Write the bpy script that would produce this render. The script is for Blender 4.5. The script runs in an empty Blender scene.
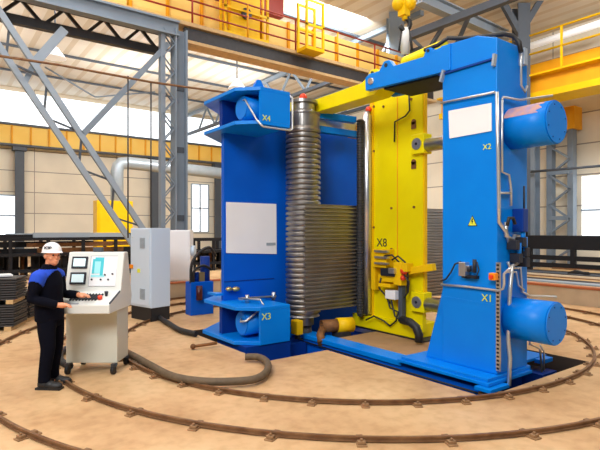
import bpy, bmesh, math, random
from mathutils import Vector, Matrix
random.seed(7)
S = bpy.context.scene
COL = S.collection
PI = math.pi

# ------------------------------------------------------------------ camera frame (world X, Y run along the hall and across it)
CX, CY, CH = -6.378, -7.09, 1.9
RU, FU = 0.80154, 0.59795
def _ray(px, py):
    a = (px - 300) / 500.0
    return (a * RU + FU, -a * FU + RU, -(py - 230) / 500.0)
def PX(px, py, X):
    r = _ray(px, py); t = (X - CX) / r[0]
    return Vector((X, CY + t * r[1], CH + t * r[2]))
def PY(px, py, Y):
    r = _ray(px, py); t = (Y - CY) / r[1]
    return Vector((CX + t * r[0], Y, CH + t * r[2]))
def PZ(px, py, Z=0.0):
    r = _ray(px, py); t = (Z - CH) / r[2]
    return Vector((CX + t * r[0], CY + t * r[1], Z))
def PD(px, py, d):
    r = _ray(px, py)
    return Vector((CX + d * r[0], CY + d * r[1], CH + d * r[2]))
CAMROT = -math.atan2(FU, RU)

# ------------------------------------------------------------------ materials
def mat(name, col, rough=0.5, metal=0.0, noise=0.0, nscale=6.0, col2=None, bump=0.0, emit=None, estr=0.0, bscale=None, spec=None, detail=6):
    m = bpy.data.materials.new(name); m.use_nodes = True
    nt = m.node_tree; b = nt.nodes['Principled BSDF']
    b.inputs['Base Color'].default_value = (*col, 1); b.inputs['Roughness'].default_value = rough; b.inputs['Metallic'].default_value = metal
    if spec is not None: b.inputs['Specular IOR Level'].default_value = spec
    if noise > 0:
        tc = nt.nodes.new('ShaderNodeTexCoord'); n = nt.nodes.new('ShaderNodeTexNoise')
        n.inputs['Scale'].default_value = nscale; n.inputs['Detail'].default_value = detail
        rp = nt.nodes.new('ShaderNodeValToRGB'); rp.color_ramp.elements[0].position = .5 - .5 * min(.9, 1 - noise * .6); rp.color_ramp.elements[1].position = .72
        c2 = col2 or tuple(c * (1 - noise) for c in col)
        rp.color_ramp.elements[0].color = (*c2, 1); rp.color_ramp.elements[1].color = (*col, 1)
        nt.links.new(tc.outputs['Object'], n.inputs['Vector']); nt.links.new(n.outputs['Fac'], rp.inputs['Fac'])
        nt.links.new(rp.outputs['Color'], b.inputs['Base Color'])
        if bump:
            bp = nt.nodes.new('ShaderNodeBump'); bp.inputs['Strength'].default_value = bump; bp.inputs['Distance'].default_value = .02
            nt.links.new(n.outputs['Fac'], bp.inputs['Height']); nt.links.new(bp.outputs['Normal'], b.inputs['Normal'])
    if emit:
        b.inputs['Emission Color'].default_value = (*emit, 1); b.inputs['Emission Strength'].default_value = estr
    return m
def srgb(r, g, b):
    f = lambda c: (c / 255 / 12.92) if c / 255 < .04045 else ((c / 255 + .055) / 1.055) ** 2.4
    return (f(r), f(g), f(b))

M = {}
M['blue'] = mat('blue_paint', srgb(0, 130, 226), .38, 0, .22, 1.6, srgb(0, 114, 214), spec=.22)
M['blue_wall'] = mat('blue_wall_paint', srgb(0, 92, 205), .4, 0, .22, 1.2, srgb(0, 78, 186), spec=.22)
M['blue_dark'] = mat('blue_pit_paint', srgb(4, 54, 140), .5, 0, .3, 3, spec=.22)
M['blue_worn'] = mat('blue_paint_with_bare_patches', srgb(0, 112, 214), .4, 0, .2, 2)
M['yellow'] = mat('lemon_yellow_paint', srgb(238, 222, 0), .42, 0, .12, 2, srgb(228, 206, 0), spec=.22)
M['yellow_warm'] = mat('warm_yellow_paint', srgb(244, 196, 10), .45, 0, .15, 3, spec=.22)
M['crane_far'] = mat('pale_crane_yellow', srgb(250, 212, 110), .6, 0, .25, .5, srgb(242, 190, 70))
M['crane'] = mat('crane_orange_paint', srgb(238, 170, 30), .5, 0, .25, 1.5, srgb(222, 148, 20), spec=.22)
M['cranepale'] = mat('crane_cream_panel', srgb(246, 216, 130), .6, 0, .25, .8, srgb(236, 194, 84))
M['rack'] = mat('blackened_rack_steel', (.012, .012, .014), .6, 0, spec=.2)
M['rail_red'] = mat('red_brown_handrail_paint', srgb(150, 40, 18), .5)
M['rib'] = mat('bare_ribbed_steel', (.34, .32, .30), .32, .85, .35, 9)
M['steel'] = mat('bright_steel', (.62, .62, .63), .28, .9, .2, 10)
M['steel_dark'] = mat('dark_steel', (.05, .05, .055), .5, .3, .3, 6)
M['sheet'] = mat('oiled_corrugated_steel', (.42, .39, .36), .34, .8, .4, 1.6, (.24, .21, .18))
M['pipe'] = mat('galvanised_pipe', (.60, .60, .58), .3, .7)
M['copper'] = mat('brassy_pipe', srgb(200, 176, 120), .3, .7)
M['black'] = mat('black_rubber', (.012, .012, .013), .55)
M['hose'] = mat('dusty_corrugated_hose', srgb(104, 86, 64), .7, 0, .4, 14)
M['railrust'] = mat('rusty_rail_steel', srgb(142, 106, 72), .5, .3, .5, 8, srgb(92, 56, 34))
M['clip'] = mat('rusty_clamp_steel', srgb(162, 126, 88), .6, .2, .5, 12, srgb(104, 72, 46))
M['rust'] = mat('rust', srgb(140, 92, 46), .7, .2, .5, 10, srgb(84, 50, 26))
M['grey'] = mat('grey_steel_paint', srgb(128, 142, 156), .5, 0, .2, 2)
M['greydark'] = mat('dark_grey_steel_paint', srgb(74, 82, 92), .55, 0, .2, 2)
M['greylight'] = mat('light_grey_steel_paint', srgb(152, 166, 180), .5, 0, .15, 2)
M['duct'] = mat('galvanised_duct', srgb(172, 184, 192), .4, .35, .2, 3)
M['white'] = mat('white_board', srgb(236, 236, 238), .5, 0, .05, 3)
M['offwhite'] = mat('pale_grey_enamel', srgb(218, 220, 214), .4)
M['consoleside'] = mat('pale_grey_enamel_pedestal', srgb(206, 206, 192), .4, 0, .08, 2)
M['cab'] = mat('pale_blue_grey_enamel', srgb(198, 214, 230), .4)
M['cabvent'] = mat('vent_grille_grey', srgb(150, 160, 168), .5)
M['screen'] = mat('lit_screen', (.6, .75, .78), .2, emit=(.62, .80, .84), estr=.55)
M['turq'] = mat('turquoise_print', srgb(40, 190, 205), .4)
M['turq2'] = mat('pale_turquoise_print', srgb(150, 225, 232), .4)
M['printline'] = mat('print_grey', srgb(160, 165, 170), .5)
M['red'] = mat('red_plastic', srgb(226, 62, 20), .4)
M['orange'] = mat('orange_plastic', srgb(240, 140, 10), .4)
M['wood'] = mat('pale_wood', srgb(204, 170, 120), .7, 0, .3, 8)
M['concrete'] = mat('pale_concrete', srgb(190, 170, 142), .8, 0, .25, 3)
M['rusttop'] = mat('rust_cap', srgb(172, 92, 48), .7, 0, .3, 4)
M['skin'] = mat('skin', srgb(222, 150, 112), .5)
M['jacket'] = mat('dark_navy_cloth', srgb(10, 12, 24), .9, 0, .3, 12, spec=.1)
M['royal'] = mat('royal_blue_cloth', srgb(24, 74, 200), .85)
M['helmet'] = mat('white_helmet', srgb(240, 240, 240), .3)
M['hair'] = mat('grey_hair', srgb(120, 108, 98), .9)
M['ink'] = mat('dark_ink', srgb(24, 28, 40), .6)
M['marky'] = mat('yellow_marking', srgb(220, 226, 60), .5)
M['lamp'] = mat('lamp_reflector', srgb(235, 238, 240), .4, emit=(1, .98, .92), estr=.4)
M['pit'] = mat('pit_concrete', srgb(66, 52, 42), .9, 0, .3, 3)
M['deckplate'] = mat('brown_steel_deck', srgb(168, 132, 94), .7, 0, .3, 2.5, srgb(140, 104, 70))
M['sling'] = mat('white_sling', srgb(232, 232, 230), .8)

# floor: tan poured floor with stains
def floor_mat():
    m = bpy.data.materials.new('tan_floor'); m.use_nodes = True; nt = m.node_tree; b = nt.nodes['Principled BSDF']
    tc = nt.nodes.new('ShaderNodeTexCoord')
    n1 = nt.nodes.new('ShaderNodeTexNoise'); n1.inputs['Scale'].default_value = .55; n1.inputs['Detail'].default_value = 8; n1.inputs['Roughness'].default_value = .62
    n2 = nt.nodes.new('ShaderNodeTexNoise'); n2.inputs['Scale'].default_value = 7; n2.inputs['Detail'].default_value = 8
    r1 = nt.nodes.new('ShaderNodeValToRGB')
    r1.color_ramp.elements[0].position = .34; r1.color_ramp.elements[0].color = (*srgb(176, 138, 96), 1)
    r1.color_ramp.elements[1].position = .66; r1.color_ramp.elements[1].color = (*srgb(214, 182, 138), 1)
    e = r1.color_ramp.elements.new(.5); e.color = (*srgb(202, 165, 121), 1)
    r2 = nt.nodes.new('ShaderNodeValToRGB'); r2.color_ramp.elements[0].position = .3; r2.color_ramp.elements[0].color = (.74, .68, .6, 1)
    r2.color_ramp.elements[1].position = .55; r2.color_ramp.elements[1].color = (1, 1, 1, 1)
    mx = nt.nodes.new('ShaderNodeMix'); mx.data_type = 'RGBA'; mx.blend_type = 'MULTIPLY'; mx.inputs[0].default_value = .55
    for n in (n1, n2): nt.links.new(tc.outputs['Object'], n.inputs['Vector'])
    nt.links.new(n1.outputs['Fac'], r1.inputs['Fac']); nt.links.new(n2.outputs['Fac'], r2.inputs['Fac'])
    nt.links.new(r1.outputs['Color'], mx.inputs[6]); nt.links.new(r2.outputs['Color'], mx.inputs[7])
    nt.links.new(mx.outputs[2], b.inputs['Base Color']); b.inputs['Roughness'].default_value = .55; b.inputs['Specular IOR Level'].default_value = .3
    return m
M['floor'] = floor_mat()
# sandwich-panel wall with horizontal seams
def panel_mat(name, base, seam, pitch, width, axis='Z', vp=None):
    m = bpy.data.materials.new(name); m.use_nodes = True; nt = m.node_tree; b = nt.nodes['Principled BSDF']
    tc = nt.nodes.new('ShaderNodeTexCoord'); sx = nt.nodes.new('ShaderNodeSeparateXYZ'); nt.links.new(tc.outputs['Object'], sx.inputs[0])
    def seamfac(out, p, w):
        d = nt.nodes.new('ShaderNodeMath'); d.operation = 'DIVIDE'; d.inputs[1].default_value = p
        fr = nt.nodes.new('ShaderNodeMath'); fr.operation = 'FRACT'; lt = nt.nodes.new('ShaderNodeMath'); lt.operation = 'LESS_THAN'; lt.inputs[1].default_value = w / p
        ab = nt.nodes.new('ShaderNodeMath'); ab.operation = 'ADD'; ab.inputs[1].default_value = 1000 * p
        nt.links.new(sx.outputs[out], ab.inputs[0]); nt.links.new(ab.outputs[0], d.inputs[0]); nt.links.new(d.outputs[0], fr.inputs[0]); nt.links.new(fr.outputs[0], lt.inputs[0])
        return lt.outputs[0]
    f = seamfac(axis, pitch, width)
    if vp:
        g = seamfac(vp[0], vp[1], vp[2]); mx0 = nt.nodes.new('ShaderNodeMath'); mx0.operation = 'MAXIMUM'
        nt.links.new(f, mx0.inputs[0]); nt.links.new(g, mx0.inputs[1]); f = mx0.outputs[0]
    n = nt.nodes.new('ShaderNodeTexNoise'); n.inputs['Scale'].default_value = .35; n.inputs['Detail'].default_value = 5; nt.links.new(tc.outputs['Object'], n.inputs['Vector'])
    r = nt.nodes.new('ShaderNodeValToRGB'); r.color_ramp.elements[0].position = .35; r.color_ramp.elements[1].position = .65
    r.color_ramp.elements[0].color = (*[c * .86 for c in base], 1); r.color_ramp.elements[1].color = (*base, 1); nt.links.new(n.outputs['Fac'], r.inputs['Fac'])
    mx = nt.nodes.new('ShaderNodeMix'); mx.data_type = 'RGBA'; nt.links.new(f, mx.inputs[0]); nt.links.new(r.outputs['Color'], mx.inputs[6]); mx.inputs[7].default_value = (*seam, 1)
    nt.links.new(mx.outputs[2], b.inputs['Base Color']); b.inputs['Roughness'].default_value = .6
    return m
M['panel'] = panel_mat('cream_wall_panels', srgb(236, 226, 204), srgb(150, 140, 128), 1.55, .06, 'Z', ('X', 6.0, .05))
M['panel_end'] = panel_mat('cream_end_wall_panels', srgb(238, 230, 210), srgb(150, 142, 130), 1.55, .06, 'Z', ('Y', 6.0, .05))
M['roof'] = panel_mat('cream_ribbed_roof_deck', srgb(232, 224, 208), srgb(212, 198, 174), .9, .3, 'X')
M['glaze'] = mat('translucent_glazing', (.8, .86, .92), .3, emit=(.86, .94, 1.0), estr=1.5)
M['skyl'] = mat('roof_light_strip', (.9, .9, .86), .4, emit=(1, .98, .92), estr=1.0)

# ------------------------------------------------------------------ mesh builder
class MB:
    def __init__(self): self.bm = bmesh.new()
    def box(self, x0, x1, y0, y1, z0, z1):
        v = [self.bm.verts.new(c) for c in ((x0,y0,z0),(x1,y0,z0),(x1,y1,z0),(x0,y1,z0),(x0,y0,z1),(x1,y0,z1),(x1,y1,z1),(x0,y1,z1))]
        for f in ((3,2,1,0),(4,5,6,7),(0,1,5,4),(1,2,6,5),(2,3,7,6),(3,0,4,7)): self.bm.faces.new([v[i] for i in f])
        return self
    def hexa(self, pts):  # 8 points: bottom loop then top loop
        v = [self.bm.verts.new(c) for c in pts]
        for f in ((3,2,1,0),(4,5,6,7),(0,1,5,4),(1,2,6,5),(2,3,7,6),(3,0,4,7)): self.bm.faces.new([v[i] for i in f])
        return self
    def bar(self, p, q, w, h=None, up=(0,0,1)):
        p, q = Vector(p), Vector(q); h = h or w
        d = (q - p).normalized(); u = Vector(up)
        if abs(d.dot(u)) > .98: u = Vector((0,1,0))
        s = d.cross(u).normalized(); u = s.cross(d).normalized()
        a = [(-1,-1),(1,-1),(1,1),(-1,1)]
        v = [self.bm.verts.new(c + s * (i * w / 2) + u * (j * h / 2)) for c in (p, q) for i, j in a]
        for f in ((3,2,1,0),(4,5,6,7),(0,1,5,4),(1,2,6,5),(2,3,7,6),(3,0,4,7)): self.bm.faces.new([v[i] for i in f])
        return self
    def ibeam(self, p, q, w, h, t=.03, up=(0,0,1)):
        p, q = Vector(p), Vector(q); d = (q - p).normalized(); u = Vector(up)
        s = d.cross(u).normalized(); u = s.cross(d).normalized()
        self.bar(p + u * (h/2), q + u * (h/2), w, t, up); self.bar(p - u * (h/2), q - u * (h/2), w, t, up)
        self.bar(p, q, t, h - t, up); return self
    def tube(self, pts, r, seg=8, closed=False, smooth=True):
        pts = [Vector(p) for p in pts]; n = len(pts); rings = []; last = None
        for i, p in enumerate(pts):
            if closed: d = (pts[(i+1) % n] - pts[i-1])
            else: d = pts[min(i+1, n-1)] - pts[max(i-1, 0)]
            d.normalize()
            if last is None:
                u = Vector((0,0,1)) if abs(d.z) < .9 else Vector((1,0,0))
            else: u = last
            s = d.cross(u).normalized(); u = s.cross(d).normalized(); last = u
            rr = r[i] if isinstance(r, (list, tuple)) else r
            rings.append([self.bm.verts.new(p + s * (rr * math.cos(2*PI*k/seg)) + u * (rr * math.sin(2*PI*k/seg))) for k in range(seg)])
        m = n if closed else n - 1
        for i in range(m):
            a, b = rings[i], rings[(i+1) % n]
            for k in range(seg):
                f = self.bm.faces.new((a[k], a[(k+1) % seg], b[(k+1) % seg], b[k])); f.smooth = smooth
        if not closed:
            self.bm.faces.new(rings[0][::-1]); self.bm.faces.new(rings[-1])
        return self
    def cyl(self, p, q, r, seg=24): return self.tube([p, q], r, seg)
    def pipe_ring(self, p, q, r0, r1, seg=28):  # open tube with wall thickness
        p, q = Vector(p), Vector(q); d = (q-p).normalized(); u = Vector((0,0,1)) if abs(d.z) < .9 else Vector((1,0,0))
        s = d.cross(u).normalized(); u = s.cross(d)
        R = [[self.bm.verts.new(c + s*(r*math.cos(2*PI*k/seg)) + u*(r*math.sin(2*PI*k/seg))) for k in range(seg)] for c, r in ((p,r1),(q,r1),(q,r0),(p,r0))]
        for i in range(4):
            a, b = R[i], R[(i+1) % 4]
            for k in range(seg):
                f = self.bm.faces.new((a[k], a[(k+1)%seg], b[(k+1)%seg], b[k])); f.smooth = i in (0, 2)
        return self
    def lathe(self, prof, cx, cy, seg=40, smooth=True):  # prof: list of (r,z)
        rings = [[self.bm.verts.new((cx + r*math.cos(2*PI*k/seg), cy + r*math.sin(2*PI*k/seg), z)) for k in range(seg)] for r, z in prof]
        for a, b in zip(rings, rings[1:]):
            for k in range(seg):
                f = self.bm.faces.new((a[k], a[(k+1)%seg], b[(k+1)%seg], b[k])); f.smooth = smooth
        self.bm.faces.new(rings[0][::-1]); self.bm.faces.new(rings[-1]); return self
    def prism(self, poly, axis, lo, hi):  # poly in the two other axes (cyclic order x,y,z without axis)
        def P(a, b, c):
            return {'z': (a, b, c), 'x': (c, a, b), 'y': (a, c, b)}[axis]
        A = [self.bm.verts.new(P(a, b, lo)) for a, b in poly]; B = [self.bm.verts.new(P(a, b, hi)) for a, b in poly]
        n = len(poly)
        for i in range(n): self.bm.faces.new((A[i], A[(i+1)%n], B[(i+1)%n], B[i]))
        self.bm.faces.new(A[::-1]); self.bm.faces.new(B); return self
    def sphere(self, c, r, seg=16, sc=(1,1,1)):
        g = bmesh.ops.create_uvsphere(self.bm, u_segments=seg, v_segments=max(6, seg*2//3), radius=1.0)
        for v in g['verts']: v.co = Vector((v.co.x*r*sc[0] + c[0], v.co.y*r*sc[1] + c[1], v.co.z*r*sc[2] + c[2]))
        fs = set(f for v in g['verts'] for f in v.link_faces)
        for f in fs: f.smooth = True
        return self
    def build(self, name, m, parent=None, local=False, bevel=0, label=None):
        bm = self.bm
        bmesh.ops.recalc_face_normals(bm, faces=bm.faces)
        off = Vector((0,0,0)); p = parent
        while p is not None: off += p.location; p = p.parent
        if not local and parent is not None: bmesh.ops.translate(bm, verts=bm.verts, vec=-off)
        me = bpy.data.meshes.new(name); bm.to_mesh(me); bm.free(); me.materials.append(m)
        o = bpy.data.objects.new(name, me); COL.objects.link(o)
        if parent is not None: o.parent = parent
        if bevel:
            b = o.modifiers.new('bevel', 'BEVEL'); b.width = bevel; b.segments = 2; b.limit_method = 'ANGLE'; b.angle_limit = math.radians(40)
        if label: o['label'] = label
        return o
def tag(o, label, cat, group=None, kind=None):
    o['label'] = label; o['category'] = cat
    if group: o['group'] = group
    if kind: o['kind'] = kind
    return o
def thing(name, label, cat, loc=(0,0,0), rz=0, group=None):
    o = bpy.data.objects.new(name, None); COL.objects.link(o); o.location = loc; o.rotation_euler = (0,0,rz)
    o.empty_display_size = .2
    return tag(o, label, cat, group)
def structure(name, mb, m):
    o = mb.build(name, m); o['kind'] = 'structure'; return o
def text(name, s, size, mtx, m, parent, extr=.002, local=False):
    cu = bpy.data.curves.new(name, 'FONT'); cu.body = s; cu.size = size; cu.extrude = extr; cu.align_x = 'CENTER'; cu.align_y = 'CENTER'
    t = bpy.data.objects.new(name + '_curve', cu); COL.objects.link(t)
    dg = bpy.context.evaluated_depsgraph_get(); me = bpy.data.meshes.new_from_object(t.evaluated_get(dg))
    bpy.data.objects.remove(t); bpy.data.curves.remove(cu)
    off = Vector((0,0,0)); p = parent
    if not local:
        while p is not None: off += p.location; p = p.parent
    me.transform(Matrix.Translation(-off) @ mtx); me.materials.clear(); me.materials.append(m)
    o = bpy.data.objects.new(name, me); COL.objects.link(o); o.parent = parent
    return o
def dup(o, parent=None):
    c = o.copy(); COL.objects.link(c); c.parent = parent
    for ch in list(o.children): dup(ch, c)
    return c
def frame_m(origin, xdir, ydir):
    x = Vector(xdir).normalized(); y = Vector(ydir); y = (y - x * y.dot(x)).normalized(); z = x.cross(y)
    m = Matrix((x, y, z)).transposed().to_4x4(); m.translation = Vector(origin); return m
FACE_mX = lambda o: frame_m(o, (0,-1,0), (0,0,1))     # text on a face looking towards -X
FACE_mY = lambda o: frame_m(o, (1,0,0), (0,0,1))      # text on a face looking towards -Y
def quadplate(p00, p10, p11, p01, normal, t):          # thin plate from four corners
    n = Vector(normal) * t
    return MB().hexa([Vector(p) for p in (p00, p10, p11, p01)] + [Vector(p) + n for p in (p00, p10, p11, p01)])

# ================================================================== SETTING
YW, XW, ZR = 34.5, 20.0, 12.3
xs = [-34, -2.45, -1.30, 1.28, XW]; ys = [-16, -3.80, -1.0, 1.7, YW]
fl = MB()
def solid_cell(i, j):
    if j == 1 and i == 2: return False          # trench along the machine
    if j == 2 and i in (1, 2): return False     # pit round the foot of the press wall
    return True
for i in range(4):
    for j in range(4):
        if solid_cell(i, j):
            v = [fl.bm.verts.new(c) for c in ((xs[i],ys[j],0),(xs[i+1],ys[j],0),(xs[i+1],ys[j+1],0),(xs[i],ys[j+1],0))]; fl.bm.faces.new(v)
bmesh.ops.remove_doubles(fl.bm, verts=fl.bm.verts, dist=1e-4)
structure('floor', fl, M['floor'])
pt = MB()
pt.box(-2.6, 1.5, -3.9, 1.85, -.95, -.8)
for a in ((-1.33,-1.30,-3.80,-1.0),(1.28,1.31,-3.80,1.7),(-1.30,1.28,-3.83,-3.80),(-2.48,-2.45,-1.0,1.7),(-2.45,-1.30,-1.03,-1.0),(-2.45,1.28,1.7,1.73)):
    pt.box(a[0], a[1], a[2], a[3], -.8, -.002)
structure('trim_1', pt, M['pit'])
# walls
w = MB(); w.box(-34, XW, YW, YW + .3, 0, 9.4); w.box(-34, XW, YW, YW + .3, 12.0, ZR)
structure('wall_back', w, M['panel'])
g = MB(); g.box(-34, XW, YW + .05, YW + .2, 9.4, 12.0); structure('window_1', g, M['glaze'])
w = MB(); w.box(XW, XW + .3, -16, YW, 4.6, ZR); w.box(XW, XW+.3, 4.6, YW, 0, 4.6); w.box(XW, XW+.3, -16, 4.6, 0, 1.2)
structure('wall_right', w, M['panel_end'])
g = MB(); g.box(XW + .05, XW + .2, -16, 4.6, 1.2, 4.6); structure('window_2', g, M['glaze'])
g = MB(); g.box(XW - .05, XW, 1.0, 1.08, 1.2, 4.6); g.box(XW - .05, XW, -16, 4.6, 2.85, 2.93); structure('trim_2', g, M['greylight'])
# lower windows of the far wall
for k, (a, b, y0_, y1_) in enumerate(((0, 16, 195, 236), (191, 208, 184, 232))):
    p, q = PY(a, y0_, YW), PY(b, y1_, YW)
    if k == 0: p.x -= 2.5
    g = MB(); g.box(p.x, q.x, YW - .08, YW - .01, q.z, p.z); structure('window_%d' % (k + 3), g, M['glaze'])
    t = MB()
    for xx in (p.x, (p.x + q.x) / 2, q.x): t.box(xx - .06, xx + .06, YW - .14, YW - .08, q.z, p.z)
    for zz in (q.z, (p.z + q.z) / 2, p.z): t.box(p.x, q.x, YW - .14, YW - .08, zz - .05, zz + .05)
    structure('trim_%d' % (k + 3), t, M['greylight'])
# roof
r = MB(); r.box(-34, XW + .3, -16, YW + .3, ZR, ZR + .2); structure('ceiling', r, M['roof'])
for k, (x0, x1, y0_, y1_) in enumerate(((9.8, 12.4, 13.5, 17),)):
    s = MB(); s.box(x0, x1, y0_, y1_, ZR - .05, ZR); structure('window_%d' % (k + 5), s, M['skyl'])

# ================================================================== LASER-STRAIGHT BUILDING STEEL
YC = 8.25     # near column line
col_t = thing('laced_steel_column', 'tall grey laced steel column standing behind the pale cabinets', 'column', (0, YC, 0))
c = MB(); c.box(-.47, -.33, YC - .12, YC + .12, 0, 8.25); c.build('chord', M['grey'], col_t)
c = MB(); c.box(-.03, .01, YC - .22, YC + .22, 0, 8.35); c.box(.01, .36, YC - .03, YC + .03, 0, 8.35); c.box(.33, .38, YC - .22, YC + .22, 0, 8.35)
c.build('main_flange', M['grey'], col_t)
for s, yy in ((0, YC - .12), (1, YC + .12)):
    z = .2
    l = MB()
    while z < 8.0:
        l.bar((-.40, yy, z), (-.02, yy, z + .45), .05, .03); l.bar((-.02, yy, z + .45), (-.40, yy, z + .9), .05, .03); z += .9
    l.build('lacing', M['grey'], col_t)
c = MB(); c.box(-.7, .55, YC - .4, YC + .4, 0, .06); c.build('base_plate', M['greydark'], col_t)
c = MB()
for zz in (2.2, 4.4, 6.4): c.box(.0, .34, YC - .06, YC - .03, zz, zz + .18)
c.build('splice_plate', M['greydark'], col_t)

def lattice(name, label, p, q, gap, m, n=9, depth=.14, cat='brace', w=.16):
    p, q = Vector(p), Vector(q); t = thing(name, label, cat, tuple((p + q) / 2))
    d = (q - p).normalized(); s = Vector((0, 1, 0)).cross(d).normalized() * (gap / 2)
    MB().bar(p + s, q + s, depth, w, up=s).build('chord', m, t); MB().bar(p - s, q - s, depth, w, up=s).build('chord', m, t)
    l = MB()
    for i in range(n):
        a = p.lerp(q, (i + .1) / n); b = p.lerp(q, (i + .9) / n)
        l.bar(a + (s if i % 2 else -s), b + (-s if i % 2 else s), .06, .05)
    l.build('lacing', M['greydark'], t); return t
lattice('lattice_brace', 'long grey lattice brace slanting down from upper left towards the laced column', PY(-44, -36, YC), PY(164, 276, YC), .52, M['greylight'], 12)
b = MB(); p, q = PY(168, 44, YC), PY(83, 134, YC); b.bar(p, q, .14, .16); tag(b.build('diagonal_brace', M['grey']), 'single grey strut slanting from the laced column head down to the lattice brace', 'brace')
b = MB(); p, q = PY(64, 30, YC + .2), PY(34, 64, YC + .2); b.bar(p, q, .22, .24); b.bar(PY(34, 64, YC+.2), PY(24, 84, YC+.2), .14, .14); tag(b.build('knee_brace', M['greylight']), 'short pale knee brace crossing the lattice brace near the roof', 'brace')
b = MB(); b.bar(PY(45, 67, YC + 1), PY(95, 97, YC + 1), .04, .04); b.bar(PY(95, 97, YC+1), PY(155, 92, YC+1), .04, .04); tag(b.build('tie_rod', M['greylight']), 'thin pale tie rods sagging between the lattice brace and the laced column', 'tie rod')
# grey edge beam and dark truss left of the column
b = MB(); p, q = PY(-90, -20, YC - .1), PY(172, 32, YC - .1)
p = Vector((-14, YC - .1, 8.34)); q = Vector((.1, YC - .1, 8.34)); b.ibeam(p, q, .3, .42, .06); tag(b.build('edge_beam', M['grey']), 'blue-grey steel beam running left from the laced column head', 'beam')
t = thing('lattice_girder', 'black lattice girder under the blue-grey beam, left of the laced column', 'girder', (-7, YC + .9, 7.9))
MB().box(-14, -.1, YC + .8, YC + 1.0, 8.45, 8.62).build('top_chord', M['steel_dark'], t)
MB().box(-14, -.1, YC + .8, YC + 1.0, 7.75, 8.0).build('bottom_chord', M['steel_dark'], t)
l = MB()
for i in range(12): 
    x = -14 + i * 1.15; l.bar((x, YC + .9, 7.9), (x + .57, YC + .9, 8.5), .09); l.bar((x + .57, YC + .9, 8.5), (x + 1.15, YC + .9, 7.9), .09)
l.build('lacing', M['steel_dark'], t)

# runway girder with walkway, handrails, cage
rg = thing('crane_runway_girder', 'crane runway girder with black web and cream walkway side above the press', 'girder', (2, YC + .2, 8))
MB().box(.36, 13.0, YC - .02, YC + .14, 8.06, 8.52).build('web', M['steel_dark'], rg)
MB().box(.36, 13.0, YC - .2, YC + .4, 7.96, 8.06).build('bottom_flange', M['wood'], rg)
MB().box(-14, 13.0, YC - .12, YC + .6, 8.56, 8.68).build('walkway_deck', M['wood'], rg)
MB().box(-14, 13.0, YC + .5, YC + .6, 8.68, 9.95).build('side_panel', M['cranepale'], rg)
for i in range(22):
    x = -13.5 + i * 1.22; MB().box(x, x + .1, YC + .42, YC + .5, 8.68, 9.95).build('stiffener', M['crane'], rg)
hr = thing('walkway_handrail', 'red-brown pipe handrail along the crane runway walkway', 'handrail', (2, YC - .08, 8.68))
for zz in (9.02, 9.42, 9.86):
    MB().cyl((-14, YC - .08, zz), (11.6, YC - .08, zz), .032, 8).build('rail', M['rail_red'], hr)
for i in range(11):
    x = -12 + i * 2.1; MB().cyl((x, YC - .08, 8.68), (x, YC - .08, 9.86), .035, 8).build('post', M['crane'] if i % 2 else M['rail_red'], hr)
# dark second crane beam above walkway, orange
b = MB(); b.box(-14, 5.2, YC + 1.3, YC + 2.0, 10.5, 11.4); tag(b.build('upper_crane_beam', M['rail_red']), 'dark red-brown crane beam high behind the walkway', 'beam')
# yellow service cage and motor box
def cage(label, x0, x1, y, z0, z1, solid, hd=.45):
    t = thing('service_cage', label, 'cage', ((x0 + x1) / 2, y, z0))
    MB().box(x0, x1, y - hd, y + hd, z0, z0 + .12).build('cage_floor', M['yellow_warm'], t)
    for xx in (x0 + .04, x1 - .04):
        for yy in (y - hd + .04, y + hd - .04): MB().box(xx - .04, xx + .04, yy - .04, yy + .04, z0 + .12, z1).build('post', M['yellow_warm'], t)
    r_ = MB()
    for zz in ((z0 + z1) / 2, z1): r_.box(x0, x1, y - hd, y - hd + .06, zz - .04, zz + .04); r_.box(x0, x1, y + hd - .06, y + hd, zz - .04, zz + .04)
    r_.build('guard_rail', M['yellow_warm'], t)
    if solid:
        MB().box(x0 + .25, x1 - .3, y - hd + .1, y + hd - .1, z0 + .12, z1 - .3).build('motor_housing', M['yellow_warm'], t, bevel=.05)
        MB().cyl((x0 + .9, y - hd + .02, z0 + .9), (x0 + .9, y - hd + .1, z0 + .9), .2).build('motor', M['steel_dark'], t)
    return t
p, q = PY(222, 34, YC + .2), PY(266, 0, YC + .2)
cage('yellow service cage with a motor housing on the runway walkway', p.x, q.x, YC + .2, 8.69, 10.6, True, .2)
p, q = PY(304, 46, YC - .6), PY(322, 40, YC - .6)
cage('small empty yellow basket hung beside the runway handrail', p.x, q.x, YC - .45, p.z - .12, p.z + 1.7, False, .3)
# conductor cable
b = MB(); b.tube([PY(-40, 50, YC - .6), PY(60, 65, YC - .6), PY(150, 82, YC - .6), PY(272, 99, YC - .6)], .035, 8); tag(b.build('conductor_cable', M['railrust']), 'brown cable stretched in front of the laced column', 'cable')
for k, (px, ya, yb, lb) in enumerate(((128, 76, 238, 'left thin hanging rod in front of the yellow wall box'), (151, 82, 238, 'thin hanging rod beside the laced column'))):
    b = MB(); a, c_ = PY(px, ya, YC - .6 + .02), PY(px, yb, YC - .6 + .02); b.cyl(a, c_, .022, 6); tag(b.build('hanging_rod', M['steel_dark']), lb, 'rod')

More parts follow.
